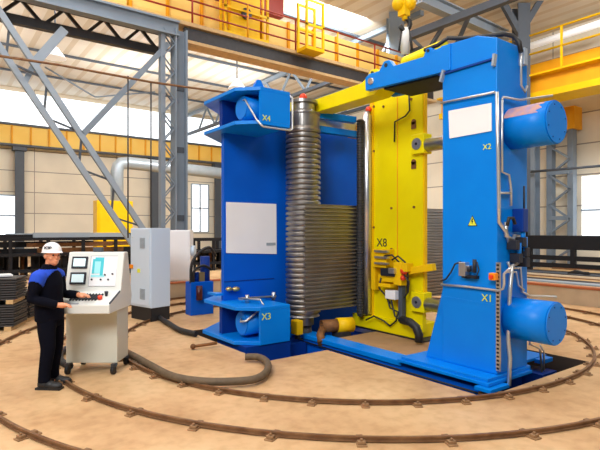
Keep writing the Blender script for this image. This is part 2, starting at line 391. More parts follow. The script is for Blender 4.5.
# far crane girder on the far wall
fg = thing('far_runway_girder', 'yellow crane runway girder along the far wall', 'girder', (0, YW - 1, 8))
MB().box(-34, XW - .05, YW - .9, YW - .7, 8.0, 9.35).build('web', M['crane_far'], fg)
MB().box(-34, XW, YW - 1.1, YW - .4, 9.35, 9.5).build('top_flange', M['greydark'], fg)
MB().box(-34, XW, YW - 1.1, YW - .4, 7.9, 8.02).build('bottom_flange', M['greydark'], fg)
for i in range(22, 45): MB().box(-34 + i * 1.2, -34 + i * 1.2 + .1, YW - 1.02, YW - .9, 8.02, 9.35).build('stiffener', M['crane'], fg)
for px, lb in ((20, 'grey wall column beside the left window'), (156, 'grey wall column behind the laced column'), (219, 'grey wall column beside the press wall edge'), (433, 'grey wall column seen between carriage and tower')):
    a = PY(px, 145, YW - .9); t = thing('wall_column', lb, 'column', (a.x, YW - .7, 0))
    MB().box(a.x - .3, a.x + .3, YW - .75, YW - .69, 0, 7.9).build('flange', M['greydark'], t)
    MB().box(a.x - .06, a.x + .06, YW - .69, YW - .1, 0, 7.9).build('web', M['greydark'], t)
    MB().box(a.x - .45, a.x + .45, YW - .95, YW - .3, 7.6, 7.9).build('bracket', M['greydark'], t)
# duct and yellow box on the far wall
YD = 22.0
d_ = MB(); a, b2 = PY(111, 170, YD), PY(111, 236, YD)
d_.tube([PY(117, 236, YD), PY(117, 172, YD), PY(118, 167, YD), PY(121, 163.5, YD), PY(128, 163, YD), PY(175, 168, YD), PY(225, 174, YD)], .36, 12)
tag(d_.build('ventilation_duct', M['duct']), 'grey ventilation duct elbow turning right along the far wall', 'duct')
p, q = PY(97, 200, YD - 1.2), PY(133, 240, YD - 1.2)
t = thing('yellow_wall_box', 'large yellow cabinet hung behind the pale console and lattice brace', 'cabinet', (p.x, YD - 1.2, 0))
MB().box(p.x, q.x, YD - 1.2, YD - .4, .6, p.z).build('body', M['yellow_warm'], t, bevel=.03)
MB().box(p.x + .1, q.x - .1, YD - 1.24, YD - 1.2, 1.2, p.z - .1).build('door', M['yellow_warm'], t)
MB().box(p.x + .1, p.x + .25, YD - 1.1, YD - .5, 0, .6).build('leg', M['steel_dark'], t); MB().box(q.x - .25, q.x - .1, YD - 1.1, YD - .5, 0, .6).build('leg', M['steel_dark'], t)

# roof steel
for i, x in enumerate((12.2, 18.0)):
    t = thing('roof_truss', 'grey roof truss of chords and diagonals under the cream roof', 'truss', (x, 20, 10.4), group='roof trusses')
    MB().box(x - .12, x + .12, YC, YW, ZR - .35, ZR - .12).build('top_chord', M['grey'], t)
    MB().box(x - .12, x + .12, YC, YW, 10.3, 10.5).build('bottom_chord', M['greydark'], t)
    l = MB(); y = YC
    while y < YW - 2.5: l.bar((x, y, 10.4), (x, y + 1.5, ZR - .25), .12); l.bar((x, y + 1.5, ZR - .25), (x, y + 3, 10.4), .12); y += 3
    l.build('web_member', M['grey'], t)
for y in (12.5, 16.5, 20.5, 25, 30):
    b = MB(); b.box(-34, XW, y - .09, y + .09, ZR - .12, ZR - .001 if False else ZR - .02); tag(b.build('purlin', M['greydark']), 'grey purlin running along under the cream roof', 'purlin', 'roof purlins')
b = MB(); a, c_ = PD(418, -3, 20), PD(505, 36, 25); b.ibeam(a, c_, .4, .45, .06); tag(b.build('roof_beam', M['greylight']), 'pale grey roof beam slanting down to the tower top', 'beam')
b = MB(); a, c_ = PD(410, 36, 22), PD(520, -6, 19); b.bar(a, c_, .3, .3); 
for px in (445, 470): b.bar(PD(px, 28 - (px-430)*.35, 21), PD(px - 14, 46, 22), .14)
tag(b.build('truss_chord', M['greydark']), 'dark grey truss chord rising right behind the blue tie beam', 'truss')
# column with crane hook
b = MB(); a = PD(395, 52, 24); b.ibeam((a.x, a.y, 0), (a.x, a.y, ZR - .1), .7, .75, .08, up=(FU, RU, 0)); tag(b.build('background_column', M['grey']), 'grey column rising behind the hook and sling', 'column')
b = MB(); a = PD(521, 50, 23); b.ibeam((a.x, a.y, 0), (a.x, a.y, ZR - .1), .55, .6, .08, up=(FU, RU, 0))
for dx in (-22, 24): b.bar(PD(520, 34, 22.8), PD(520 + dx, -6, 22.8), .25)
tag(b.build('roof_column', M['greydark']), 'grey column with two raking struts behind the blue tower top', 'column')

# end wall laced column and runway block
t = thing('end_wall_column', 'grey laced column by the cream right wall with a yellow block on top', 'column', (XW - .6, 5.6, 0))
a, b2 = PX(551, 200, XW - .6), PX(572, 200, XW - .6)
for yy in (a.y, b2.y): MB().box(XW - .8, XW - .4, yy - .14, yy + .14, 0, 7.0).build('chord', M['grey'], t)
l = MB(); z = .2
while z < 6.6: l.bar((XW - .8, a.y, z), (XW - .8, b2.y, z + .75), .1); l.bar((XW - .8, b2.y, z + .75), (XW - .8, a.y, z + 1.5), .1); z += 1.5
for zz in (2.4, 4.7): l.box(XW - .84, XW - .76, b2.y, a.y, zz, zz + .2)
l.build('lacing', M['grey'], t)
MB().box(XW - 1.0, XW - .2, b2.y - .3, a.y + .4, 6.9, 8.0).build('yellow_block', M['crane'], t, label='yellow girder end block')
b = MB(); a = PX(533, 200, XW - 1.5); b.ibeam((a.x, a.y, 0), (a.x, a.y, 9.0), .45, .5, .06, up=(1,0,0)); 
tag(b.build('pipe_column', M['grey']), 'slim grey column right beside the blue tower edge', 'column')
b = MB(); b.cyl(PX(528, 172, XW-2), PX(600, 166, XW-2), .06, 8); tag(b.build('wall_pipe', M['greydark']), 'thin dark pipe running along the cream right wall', 'pipe')

# bridge crane
XB = 16.0
bc = thing('bridge_crane', 'orange-yellow overhead bridge crane girder with railed walkway at right', 'crane', (XB, 0, 8))
def zb(px, py): return PX(px, py, XB).z
zt, zm, zs, zl = zb(560, 55), zb(560, 70), zb(560, 88), zb(560, 95)
MB().box(XB + .3, XB + 1.2, -14, 10, zm - .1, zt).build('rear_girder', M['crane'], bc)
MB().box(XB - .1, XB + 1.2, -14, 10, zs - .02, zm - .1).build('main_girder', M['crane'], bc)
MB().box(XB - .3, XB + 1.2, -14, 10, zl, zs - .02).build('bottom_flange', M['yellow_warm'], bc)
MB().box(XB - .5, XB + .35, -14, 10, zm - .1, zm - .02).build('walkway', M['yellow_warm'], bc)
for y in (-11, -8.6, -6.2, -3.8, -1.4, 1.0, 3.4, 5.8): 
    MB().box(XB - .5, XB - .42, y, y + .08, zm - .04, zm + 1.75).build('post', M['yellow_warm'], bc)
for zz in (zm + .9, zm + 1.75): MB().cyl((XB - .46, -14, zz), (XB - .46, 8, zz), .05, 8).build('handrail', M['yellow_warm'], bc)
b = MB(); b.cyl(PX(531, 46, XB + 2), PX(604, 22, XB + 2), .16, 12); tag(b.build('strip_light', M['lamp']), 'long white tube light above the crane walkway', 'lamp')

# hook and sling
hk = thing('crane_hook', 'yellow crane hook block hanging above the tie beam', 'hook', PD(404, 10, 8.2))
b = MB(); a = PD(404, 4, 8.2); b.sphere(a - Vector((.09*RU, -.09*FU, 0)), .11, 14, (1,1,1)); b.sphere(a + Vector((.09*RU, -.09*FU, 0)), .11, 14, (1,1,1)); b.box(a.x-.07, a.x+.07, a.y-.07, a.y+.07, a.z-.2, a.z+.12); b.build('sheave_block', M['yellow_warm'], hk)
b = MB(); b.tube([PD(405, 12, 8.2), PD(405, 20, 8.2)], .05, 10); b.build('shank', M['yellow_warm'], hk)
b = MB(); pts = [PD(405 + 5*math.sin(k*.55), 24 - 6*math.cos(k*.55) , 8.2) for k in range(9)]; b.tube(pts, .04, 10); b.build('hook_bill', M['black'], hk)
b = MB(); b.cyl(PD(402, -40, 8.2), PD(402, 3, 8.2), .018, 8); b.cyl(PD(407, -40, 8.2), PD(407, 3, 8.2), .018, 8); b.build('hoist_rope', M['steel_dark'], hk)
sl = MB(); sl.tube([PD(406, 27, 8.2), PD(405, 38, 8.25), PD(405.5, 54, 8.3)], [.05, .09, .07], 10); tag(sl.build('lifting_sling', M['sling']), 'white lifting sling hanging from the hook to the tie beam', 'sling')
sl = MB(); sl.tube([PD(408, 27, 8.2), PD(411, 42, 8.2), PD(412, 51, 8.2)], .022, 8); sl.tube([PD(402, 27, 8.2), PD(400, 42, 8.2), PD(399, 51, 8.2)], .015, 8); tag(sl.build('lifting_chain', M['black']), 'black chain legs hanging beside the white sling', 'chain')

# high bay lamps
for px, py, d, lb in ((55, 55, 20, 'high bay lamp hanging left, by the lattice brace'), (237, 86, 24, 'high bay lamp hanging above the press wall')):
    a = PD(px, py, d); t = thing('high_bay_lamp', lb, 'lamp', tuple(a))
    b = MB(); b.lathe([(.42, a.z - .12), (.34, a.z), (.16, a.z + .22), (.12, a.z + .3)], a.x, a.y, 20); b.build('shade', M['lamp'], t)
    b = MB(); b.cyl((a.x, a.y, a.z + .3), (a.x, a.y, ZR - .02), .03, 6); b.build('drop_rod', M['greydark'], t)

# ================================================================== PRESS: WALL
pw = thing('press_wall', 'blue upright press wall with white board and overhanging cylinder brackets', 'press', (-.6, .78, 0))
MB().box(-2.21, 1.02, .72, .82, -.75, 3.95).build('wall_plate', M['blue_wall'], pw)
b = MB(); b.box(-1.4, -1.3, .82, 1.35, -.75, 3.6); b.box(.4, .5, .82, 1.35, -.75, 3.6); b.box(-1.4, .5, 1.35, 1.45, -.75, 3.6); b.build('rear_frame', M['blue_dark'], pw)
# seam weld line
MB().box(-2.21, -1.16, .712, .72, .985, 1.0).build('weld_seam', M['blue_dark'], pw)
BR = [(-1.52,-.3),(-2.1,-.3),(-2.4,0.0),(-2.4,1.12),(-1.6,1.85),(-1.52,1.85)]
def bracket(z0, z1, lower):
    t = MB(); t.prism(BR, 'z', z1 - .06, z1)
    br = t.build('bracket', M['blue'], pw, bevel=.006)
    MB().prism([(-1.52,-.3),(-2.1,-.3),(-2.42,0.0),(-2.42,1.14),(-1.6,1.87),(-1.52,1.87)] if lower else BR, 'z', z0, z0 + .06).build('bottom_shelf', M['blue'], br, bevel=.006)
    MB().box(-2.1, -1.52, -.3, -.25, z0 + .06, z1 - .06).build('front_plate', M['blue'], br)
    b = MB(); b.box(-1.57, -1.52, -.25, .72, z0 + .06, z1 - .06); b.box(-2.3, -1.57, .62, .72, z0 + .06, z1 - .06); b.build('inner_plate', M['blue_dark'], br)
    zc = (z0 + z1) / 2 + (.02 if not lower else 0)
    b = MB(); b.cyl((-2.2, .12, zc), (-1.57, .12, zc), .2, 32); cy = b.build('cylinder', M['blue'], br)
    b = MB(); b.cyl((-2.215, .12, zc), (-2.2, .12, zc), .185, 32); b.build('cylinder_cap', M['blue'], br)
    return br, zc
ub, uz = bracket(3.60, 4.20, False)
lb_, lz = bracket(.05, .66, True)
b = MB(); b.prism([(-2.13,4.2),(-1.87,4.2),(-1.97,4.37),(-2.03,4.37)], 'y', -.1, -.05); b.build('lifting_lug', M['blue'], ub)
b = MB(); b.tube([(-2.2,.08,uz+.12),(-2.24,-.05,uz+.1),(-2.16,-.28,3.66),(-2.1,-.33,3.57),(-2.08,-.34,3.55),(-1.55,-.34,3.55),(-1.5,-.34,3.58),(-1.5,-.34,4.1),(-1.52,-.2,4.2)], .016, 8); b.build('pipe', M['pipe'], ub)
b = MB(); b.tube([(-2.22,.1,lz+.08),(-2.3,-.02,lz+.06),(-2.24,-.08,lz+.07),(-1.9,-.1,.64),(-1.93,-.02,.74),(-2.15,.3,.74),(-1.4,.3,.72)], .02, 8); b.build('pipe', M['pipe'], lb_)
b = MB(); b.cyl((-2.02,.25,.66),(-2.02,.25,.8),.035,10); b.cyl((-1.45,.3,.66),(-1.45,.3,.8),.035,10); b.build('valve', M['steel'], lb_)
text('marking', 'X4', .13, FACE_mY((-1.99, -.303, 3.70)), M['marky'], ub); text('marking', 'X3', .15, FACE_mY((-1.99, -.303, .5)), M['marky'], lb_)
p = [PY(226, 202, .715), PY(276, 204, .715), PY(276.3, 254, .715), PY(226, 253, .715)]
bd = quadplate(p[3], p[2], p[1], p[0], (0,-1,0), .012).build('white_board', M['white'], pw, label='blank white board')
b = MB(); a = PY(271, 244, .7); b.box(a.x - .1, a.x + .1, .696, .703, a.z - .025, a.z + .025); b.build('nameplate_print', M['cabvent'], bd)
b = MB(); b.sphere(PY(229, 289, .65), .05, 12, (1.2,1,.8)); b.sphere(PY(236, 289, .65), .055, 12, (1.4,1,.8)); b.build('bracket_knob', M['copper'], pw)
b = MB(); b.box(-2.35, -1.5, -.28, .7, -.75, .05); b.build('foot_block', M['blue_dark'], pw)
b = MB(); b.prism([(-2.34,.75),(-2.34,1.1),(-2.05,.75)], 'z', .75, .79); b.build('side_gusset', M['blue'], pw)

# base frame in the pit
bf = thing('base_frame', 'long blue base rail set in the floor pit between wall and tower', 'frame', (-.95, -1.5, 0))
MB().box(-.93, -.60, -2.2, .5, -.06, .02).build('top_rail', M['blue'], bf, bevel=.01)
MB().box(-.9, -.66, -3.6, .5, -.75, -.06).build('web', M['blue_wall'], bf)
b = MB(); b.cyl((-.96, -3.68, -.10), (-.96, .2, -.10), .013, 8); b.build('conduit', M['black'], bf)
b = MB(); b.cyl((-.96, -3.74, -.10), (-.96, -3.5, -.10), .03, 10); b.build('conduit_fitting', M['rust'], bf)
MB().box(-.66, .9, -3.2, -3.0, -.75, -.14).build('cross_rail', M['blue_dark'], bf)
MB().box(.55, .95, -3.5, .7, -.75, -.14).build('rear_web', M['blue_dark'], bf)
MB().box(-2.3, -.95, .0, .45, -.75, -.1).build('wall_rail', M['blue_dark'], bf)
dp = MB(); dp.box(-.6, 1.27, -2.25, -.45, -.1, .005); tag(dp.build('deck_plate', M['deckplate']), 'brown steel deck between base rail and yellow carriage', 'deck')

# ================================================================== PRESS: TOWER
TX0, TX1, TY0, TY1 = -.71, .0, -3.58, -2.76
tw = thing('press_tower', 'tall blue press tower at right with overhead tie beam and two round drums', 'press', (-.35, -3.1, .1))
b = MB(); b.prism([(TY0, .1),(TY1, .1),(TY1, 4.06),(-2.55, 4.3),(-2.74, 4.43),(-3.3, 4.40),(TY0, 4.29)], 'x', TX0, TX1); b.build('column', M['blue'], tw, bevel=.012)
b = MB(); b.prism([(-1.28,4.14),(-2.74,4.06),(-2.9,4.06),(-2.9,4.42),(-2.62,4.40),(-2.57,4.46),(-2.50,4.46),(-2.45,4.36),(-1.88,4.38),(-1.78,4.50),(-1.68,4.50),(-1.58,4.38),(-1.36,4.39),(-1.27,4.34)], 'x', TX0 - .02, TX0 + .08); tb = b.build('tie_beam', M['blue'], tw, bevel=.008)
b = MB(); b.prism([(-1.28,4.14),(-2.74,4.06),(-2.9,4.06),(-2.9,4.42),(-2.62,4.40),(-2.45,4.36),(-1.88,4.38),(-1.78,4.50),(-1.68,4.50),(-1.58,4.38),(-1.36,4.39),(-1.27,4.34)], 'x', -.16, -.06); b.build('rear_cheek', M['blue'], tb)
MB().prism([(-1.62,4.09),(-2.74,4.035),(-2.74,4.06),(-1.62,4.12)], 'x', -.66, -.02).build('underside_shade', M['rack'], tb, label='black strip standing in for the shadow under the tie beam')  # added black slab, stands in for the shade below the beam
b = MB(); b.box(-.63, -.16, -2.75, -2.5, 4.08, 4.38); b.build('web_plate', M['blue_dark'], tb)
b = MB(); b.cyl((TX0 - .05, -1.41, 4.26), (-.04, -1.41, 4.26), .05, 18); b.build('pivot_pin', M['steel'], tb)
for yy_, zz_, r_ in ((-1.73, 4.43, .03), (-2.535, 4.42, .022)): MB().cyl((TX0 - .035, yy_, zz_), (TX0 - .018, yy_, zz_), r_, 14).build('lug_hole', M['black'], tb)
b = MB(); b.box(TX0 - .028, TX0 + .0, TY0 + .02, -2.72, 4.02, 4.045); b.build('weld_line', M['blue_dark'], tw)
for a_, b_ in (((444, 70), (441, 82)), ((495, 54), (493.5, 66))): MB().bar(PX(*a_, TX0 - .03), PX(*b_, TX0 - .03), .03, .06, up=(1,0,0)).build('edge_clip', M['greylight'], tw)
# flared foot
A = PZ(429, 356, .1); B_ = PZ(480, 369, .1)
b = MB()
y0_, y1_ = B_.y, A.y; xo = min(A.x, B_.x)
b.hexa([(xo, y0_, .1), (TX0 + .02, TY0 + .01, .1), (TX0 + .02, TY1 + .3, .1), (xo, y1_, .1), (TX0 - .004, TY0 + .03, .97), (TX0 + .02, TY0 + .03, .97), (TX0 + .02, TY1 + .03, 1.0), (TX0 - .004, TY1 + .0, 1.0)])
b.build('flared_foot', M['blue'], tw, bevel=.006)
b = MB(); b.prism([(TY1 - .02, .1), (y1_ + .05, .1), (TY1 - .02, 1.4)], 'x', TX0 + .1, TX1 - .1); b.build('inner_gusset', M['blue'], tw)
# base plates
for k, (x0, x1, a0, a1, z0, z1) in enumerate(((-1.0, .0, -3.65, -2.2, .02, .06), (-.96, .02, -3.61, -2.24, .06, .1), (-1.07, -.66, -3.72, -3.5, -.03, .015), (.0, 1.05, -3.3, -2.3, -.0, .04), (.1, .34, -3.44, -3.3, -.03, .02), (.7, 1.0, -3.42, -3.3, -.03, .03))):
    MB().box(x0, x1, a0, a1, z0, z1).build('base_plate', M['blue'], tw, bevel=.005)
# drums on the outer face
for zc, nm, lab in ((3.19, 'drum', 'upper drum, paint worn off on top'), (.78, 'drum', 'lower drum')):
    b = MB(); b.cyl((-.36, -4.13, zc), (-.36, -3.58, zc), .262, 40); dr = b.build(nm, M['blue'], tw, label=lab)
    b = MB(); b.cyl((-.36, -4.145, zc), (-.36, -4.13, zc), .25, 40); b.build('end_cap', M['blue'], dr)
    b = MB()
    for k in range(8): b.cyl((-.36 + .21*math.cos(k*PI/4+.3), -4.152, zc + .21*math.sin(k*PI/4+.3)), (-.36 + .21*math.cos(k*PI/4+.3), -4.145, zc + .21*math.sin(k*PI/4+.3)), .008, 8)
    b.build('cap_bolt', M['blue_dark'], dr)
    if zc > 2:
        b = MB()   # bare patch on the crown of the drum, a shallow shell
        n_ = 12
        for j in range(2):
            pass
        for i in range(n_):
            a0 = 2.0 - .75 + 1.5*i/n_; a1 = 2.0 - .75 + 1.5*(i+1)/n_
            w0 = .04*math.sin(i*2.1); w1 = .04*math.sin((i+1)*2.1)
            R_ = .264
            v = [b.bm.verts.new((-.36 + R_*math.cos(a), yy, zc + R_*math.sin(a))) for a, yy in ((a0,-4.04-w0),(a0,-3.60),(a1,-3.60),(a1,-4.04-w1))]
            b.bm.faces.new(v)
        b.build('bare_patch', mat('worn_pinkish_primer', srgb(206, 150, 120), .6, 0, .4, 9, srgb(120, 130, 190)), dr)
# notice board
p = [PX(449, 111, TX0), PX(491.7, 103, TX0), PX(492, 131, TX0), PX(450, 138.5, TX0)]
quadplate(p[3], p[2], p[1], p[0], (-1,0,0), .012).build('white_board', M['white'], tw, label='blank white board on the tower')
text('marking', 'X2', .1, FACE_mX(PX(487, 147, TX0 - .003)), M['marky'], tw)
text('marking', 'X1', .13, FACE_mX(PX(487, 298.5, TX0 - .006)), M['marky'], tw)
# warning triangle
a = PX(472.5, 222, TX0 - .003)
ws = MB(); ws.prism([(a.y + .07, a.z - .05), (a.y - .07, a.z - .05), (a.y, a.z + .085)], 'x', TX0 - .006, TX0); wso = ws.build('warning_sign', M['ink'], tw)
ws = MB(); ws.prism([(a.y + .058, a.z - .044), (a.y - .058, a.z - .044), (a.y, a.z + .07)], 'x', TX0 - .009, TX0 - .006); ws.build('yellow_field', M['marky'], wso)
ws = MB(); ws.prism([(a.y + .006, a.z + .045), (a.y - .012, a.z + .045), (a.y - .004, a.z + .012), (a.y - .016, a.z + .012), (a.y + .006, a.z - .03), (a.y + .002, a.z + .002), (a.y + .014, a.z + .002)], 'x', TX0 - .012, TX0 - .009); ws.build('bolt_symbol', M['ink'], wso)
# control valve on face, orange switch
b = MB(); a = PX(464, 269, TX0 - .05); b.box(TX0 - .1, TX0, a.y - .05, a.y + .05, a.z - .09, a.z + .09); b.box(TX0 - .08, TX0, a.y - .1, a.y - .05, a.z - .03, a.z + .05); b.build('solenoid_valve', M['steel'], tw, bevel=.006)
b = MB(); a = PX(475, 268, TX0 - .05); b.cyl((TX0 - .06, a.y, a.z - .06), (TX0 - .06, a.y, a.z + .11), .025, 10); b.cyl((TX0 - .06, a.y + .08, a.z - .05), (TX0 - .06, a.y + .08, a.z + .02), .03, 10); b.box(TX0 - .05, TX0, a.y - .03, a.y + .2, a.z - .14, a.z - .1); b.build('regulator', M['ink'], tw)
b = MB(); b.tube([PX(461, 262, TX0 - .08), PX(455, 264, TX0 - .1), PX(451, 272, TX0 - .1), PX(446, 279, TX0 - .06), PX(441, 281, TX0 - .03)], .012, 8); b.tube([PX(477, 262, TX0 - .07), PX(479, 270, TX0 - .09), PX(476, 278, TX0 - .07), PX(466, 278, TX0 - .05)], .008, 8); b.build('cable', M['black'], tw)
b = MB(); a = PX(494, 276.5, TX0 - .05); b.box(TX0 - .1, TX0 - .02, a.y - .045, a.y + .045, a.z - .045, a.z + .045); so = b.build('emergency_switch', M['orange'], tw, bevel=.008)
b = MB(); b.cyl((TX0 - .13, a.y, a.z), (TX0 - .1, a.y, a.z), .025, 14); b.build('button', M['red'], so)
# pipes on the front face and corner
def ppipe(pts, r=.016, m='pipe', par=tw): 
    b = MB(); b.tube(pts, r, 8); return b.build('pipe', M[m], par)
F = TX0 - .035
ppipe([PX(441, 103, F), PX(495, 92, F)]); ppipe([PX(441, 284.5, F), PX(470, 287, F), PX(498, 290.5, F), PX(503, 289, F - .02), PX(504, 284, F - .02), PX(504, 274, F - .02), PX(508, 270, F), PX(511, 268, F)])
O = TY0 - .03
ppipe([PY(497, 92, O), PY(498, 150, O), PY(499, 205, O), PY(499, 222, O), PY(507, 234, O), PY(509, 244, O)], .022)
ppipe([PY(502, 100, O), PY(503, 97, O), PY(520, 100, O-.02), PY(553, 95.5, O - .35)], .015); ppipe([PY(502, 100, O), PY(502, 172, O), PY(509, 175, O), PY(511, 190, O), PY(511, 206, O)], .016)
ppipe([PY(500, 193, O), PY(511, 193, O)], .015)
ppipe([PY(506, 222, O), PY(506, 236, O), PY(513, 240, O), PY(514, 236, O), PY(520, 236, O), PY(520, 262, O), PY(512, 266, O - .02), PY(510, 290, O - .02), PY(508, 340, O - .04), PY(510, 358, O - .06), PY(509, 386, O - .1)], .026)
ppipe([PY(508, 262, O), PY(510, 268, O), PY(520, 268, O), PY(522, 292, O), PY(530, 296, O), PY(556, 297, O - .05)], .018); ppipe([PY(506, 272, O - .02), PY(516, 272, O-.02), PY(518, 285, O-.02), PY(524, 290, O)], .014)
ppipe([PY(529, 334, O), PY(530, 344, O), PY(540, 349, O), PY(542, 372, O)], .015); ppipe([PY(540, 345, O), PY(544, 352, O), PY(544, 370, O)], .012)
# valve manifold on the outer face
vm = MB(); a = PY(516, 212, O); b2 = PY(525, 232, O); vm.box(a.x - .04, a.x + .08, O - .12, O + .03, b2.z, a.z + .04); mo = vm.build('valve_block', M['blue_dark'], tw, bevel=.01)
b = MB(); a = PY(514, 224, O - .1); b.tube([PY(507, 226, O - .08), PY(509, 218, O - .1), PY(513, 218, O - .1), PY(515, 224, O - .1)], .022, 8); b.build('elbow', M['black'], mo)
mo2 = None
for px, py in ((514, 245), (521, 242), (524, 252), (517, 258), (524, 262)):
    a = PY(px, py, O - .06); mo2 = MB().box(a.x - .04, a.x + .04, a.y - .06, a.y + .08, a.z - .06, a.z + .06).build('solenoid_block', M['ink'], tw, bevel=.01)
b = MB()
for px, py in ((523, 236), (519, 250), (525, 244)):
    a = PY(px, py, O - .08); b.cyl(a - Vector((0, 0, .09)), a + Vector((0, 0, .09)), .03, 12)
b.build('solenoid_coil', M['blue'], mo2)
b = MB(); b.tube([PY(526, 262, O - .02), PY(527, 215, O - .02)], .018, 8); b.tube([PY(524, 210, O - .02), PY(524, 186, O - .02)], .012, 8); b.build('hose', M['black'], mo2)
# perforated rack strip at the corner
b = MB(); b.box(-.735, -.712, TY0 - .055, TY0 - .0, .16, 1.5)
st = b.build('toothed_strip', M['steel'], tw)
b = MB()
for i in range(27): zz = .18 + i * .049; b.box(-.742, -.735, TY0 - .042, TY0 - .012, zz, zz + .024)
b.build('strip_slot', M['black'], st)
# top cable on tower and electrical conduit on outer face
b = MB(); b.tube([PD(425, 50, 7.3), PD(438, 45, 7.0), PX(448, 38, -.5), PX(462, 38.5, -.5), PX(480, 37, -.5), PX(505, 34, -.45), PX(513, 36, -.3), PY(519, 42, O - .02), PY(521, 52, O - .04)], .03, 8); b.build('top_cable', M['black'], tw)
b = MB(); b.tube([PY(521, 54, O - .03), PY(521, 62, O - .03), PY(521, 85, O - .03), PY(525, 92, O - .03), PY(527, 86, O - .03)], .016, 8); b.build('conduit', M['pipe'], tw)
b = MB(); a = PY(522, 58, O); b.box(a.x - .03, a.x + .05, O - .05, O + .03, a.z - .1, a.z + .12); b.build('junction_box', M['greylight'], tw, bevel=.006)
# orange lifting shackle at the foot
sh = MB(); c0 = PZ(487.5, 367, .14); sh.tube([c0 + Vector((.03*math.cos(k*PI/6), -.05*math.cos(k*PI/6)*.6, .045*math.sin(k*PI/6))) for k in range(12)], .012, 8, closed=True); tag(sh.build('lifting_shackle', M['red']), 'orange-red ring shackle lying at the tower foot', 'shackle')

# ================================================================== LEVER, ROLLERS, SHEET, CARRIAGE
lv = thing('swing_lever', 'yellow swing lever pinned to the blue tie beam above the rollers', 'lever', (-.4, -.2, 4.2))
b = MB(); b.prism([(1.02,4.10),(.95,4.34),(.62,4.34),(-1.0,4.36),(-1.12,4.42),(-1.2,4.52),(-1.32,4.52),(-1.46,4.40),(-1.55,4.22),(-1.3,4.10)], 'x', -.55, -.2); b.build('beam', M['yellow'], lv, bevel=.01)
b = MB(); b.cyl((-.57, -1.26, 4.46), (-.18, -1.26, 4.46), .03, 14); b.build('eye', M['black'], lv)
cp = MB(); cpn = thing('hydraulic_ram', 'yellow sleeved hydraulic ram lying along the blue tie beam', 'ram', (-.38, -2.2, 4.4))
cp.cyl((-.38, -1.36, 4.44), (-.38, -1.84, 4.48), .05, 16); cp.build('rod', M['steel'], cpn)
cp = MB(); cp.tube([(-.38, -1.80, 4.48), (-.38, -1.83, 4.48), (-.38, -2.52, 4.52), (-.38, -2.56, 4.52)], [.11, .13, .13, .11], 20); cp.build('barrel', M['yellow'], cpn)

# main ribbed roller
RX, RY, RR = -.80, .29, .325
rl = thing('ribbed_roller', 'large upright ribbed steel roller in front of the press wall', 'roller', (RX, RY, .0))
prof = [(.2, .16), (.2, .3), (RR - .02, .32)]
z = .36
while z < 3.70:
    prof += [(RR - .045, z), (RR - .045, z + .022), (RR - .008, z + .026), (RR, z + .04), (RR, z + .075), (RR - .008, z + .09)]; z += .094
prof += [(.30, 3.78), (.30, 4.0), (.32, 4.02), (.32, 4.045), (.25, 4.06), (.22, 4.10), (.22, 4.2), (.27, 4.22), (.27, 4.27), (.2, 4.28)]
MB().lathe(prof, RX, RY, 48, False).build('barrel', M['rib'], rl)
b = MB(); b.cyl((RX, RY, -.7), (RX, RY, .16), .16, 24); b.build('shaft', M['steel_dark'], rl)
b = MB(); b.box(RX - .36, RX - .22, RY - .3, RY - .1, .04, .3); b.build('bearing_block', M['yellow_warm'], rl, bevel=.02)
b = MB(); b.cyl((RX, RY, 4.28), (RX, RY, 4.3), .1, 16); b.sphere((RX, RY, 4.35), .075, 14); b.build('beacon', M['red'], rl)
b = MB(); b.box(RX - .38, RX - .24, RY + .0, RY + .22, 4.02, 4.22); b.box(RX + .24, RX + .36, RY - .05, RY + .15, 3.98, 4.18); b.build('side_clamp', M['yellow'], rl, bevel=.01)

# corrugated sheet
SY = RY - RR - .03
path = []
for x in (-1.04, -.8, -.5, 0, .5, 1.2, 2.2, 3.4): path.append((x, SY, 0, -1))
sm = MB(); z0_, z1_, nrib = .45, 2.36, 27; rows = []
nz = nrib * 8
for j in range(nz + 1):
    zz = z0_ + (z1_ - z0_) * j / nz; s = math.sin(2 * PI * nrib * j / nz); o_ = .026 * max(-1, min(1, s * 1.8))
    rows.append([sm.bm.verts.new((x + nx * (o_ + .012), y + ny * (o_ + .012), zz)) for x, y, nx, ny in path])
for a, b2 in zip(rows, rows[1:]):
    for i in range(len(path) - 1):
        f = sm.bm.faces.new((a[i], a[i+1], b2[i+1], b2[i]))
so = sm.build('corrugated_sheet', M['sheet']); tag(so, 'dark corrugated steel sheet bent around the ribbed roller', 'sheet')
md = so.modifiers.new('thick', 'SOLIDIFY'); md.thickness = .004; md.offset = 1

# second roller and blue link arms
r2 = thing('guide_roller', 'slim polished upright roller beside the yellow carriage', 'roller', (.34, -.16, .0))
c2 = Vector((.36, -.20, 0))
MB().lathe([(.03, .275), (.03, .29), (.085, .3), (.085, 4.08), (.06, 4.1), (.06, 4.16)], c2.x, c2.y, 24).build('polished_shaft', M['steel'], r2)
prof = [(.05, .26)]; z = .3
while z < 3.95: prof += [(.06, z), (.072, z + .01), (.072, z + .03), (.06, z + .04)]; z += .05
prof += [(.05, 4.0)]
MB().lathe(prof, c2.x - .13, c2.y + .05, 24, False).build('ribbed_core', M['steel_dark'], r2)
b = MB(); b.sphere((c2.x + .02, c2.y - .02, 4.2), .06, 12); b.build('beacon', M['red'], r2)
lk = thing('link_arms', 'pair of blue link arms joining the roller heads under the lever', 'arm', (0, .2, 4.0))
for za, zb_ in ((4.08, 4.02), (3.82, 3.82)):
    p, q = Vector((RX + .3, .34, za)), Vector((c2.x - .1 if za > 4 else .62, .02 if za > 4 else .3, zb_)); MB().bar(p, q, .14, .12).build('arm', M['blue'], lk, bevel=.008)
MB().bar((RX + .36, .4, 3.95), (.5, .3, 3.95), .1, .16).build('spacer', M['steel'], lk)
MB().box(.5, .72, .2, .5, 3.78, 4.0).build('end_block', M['crane'], lk)

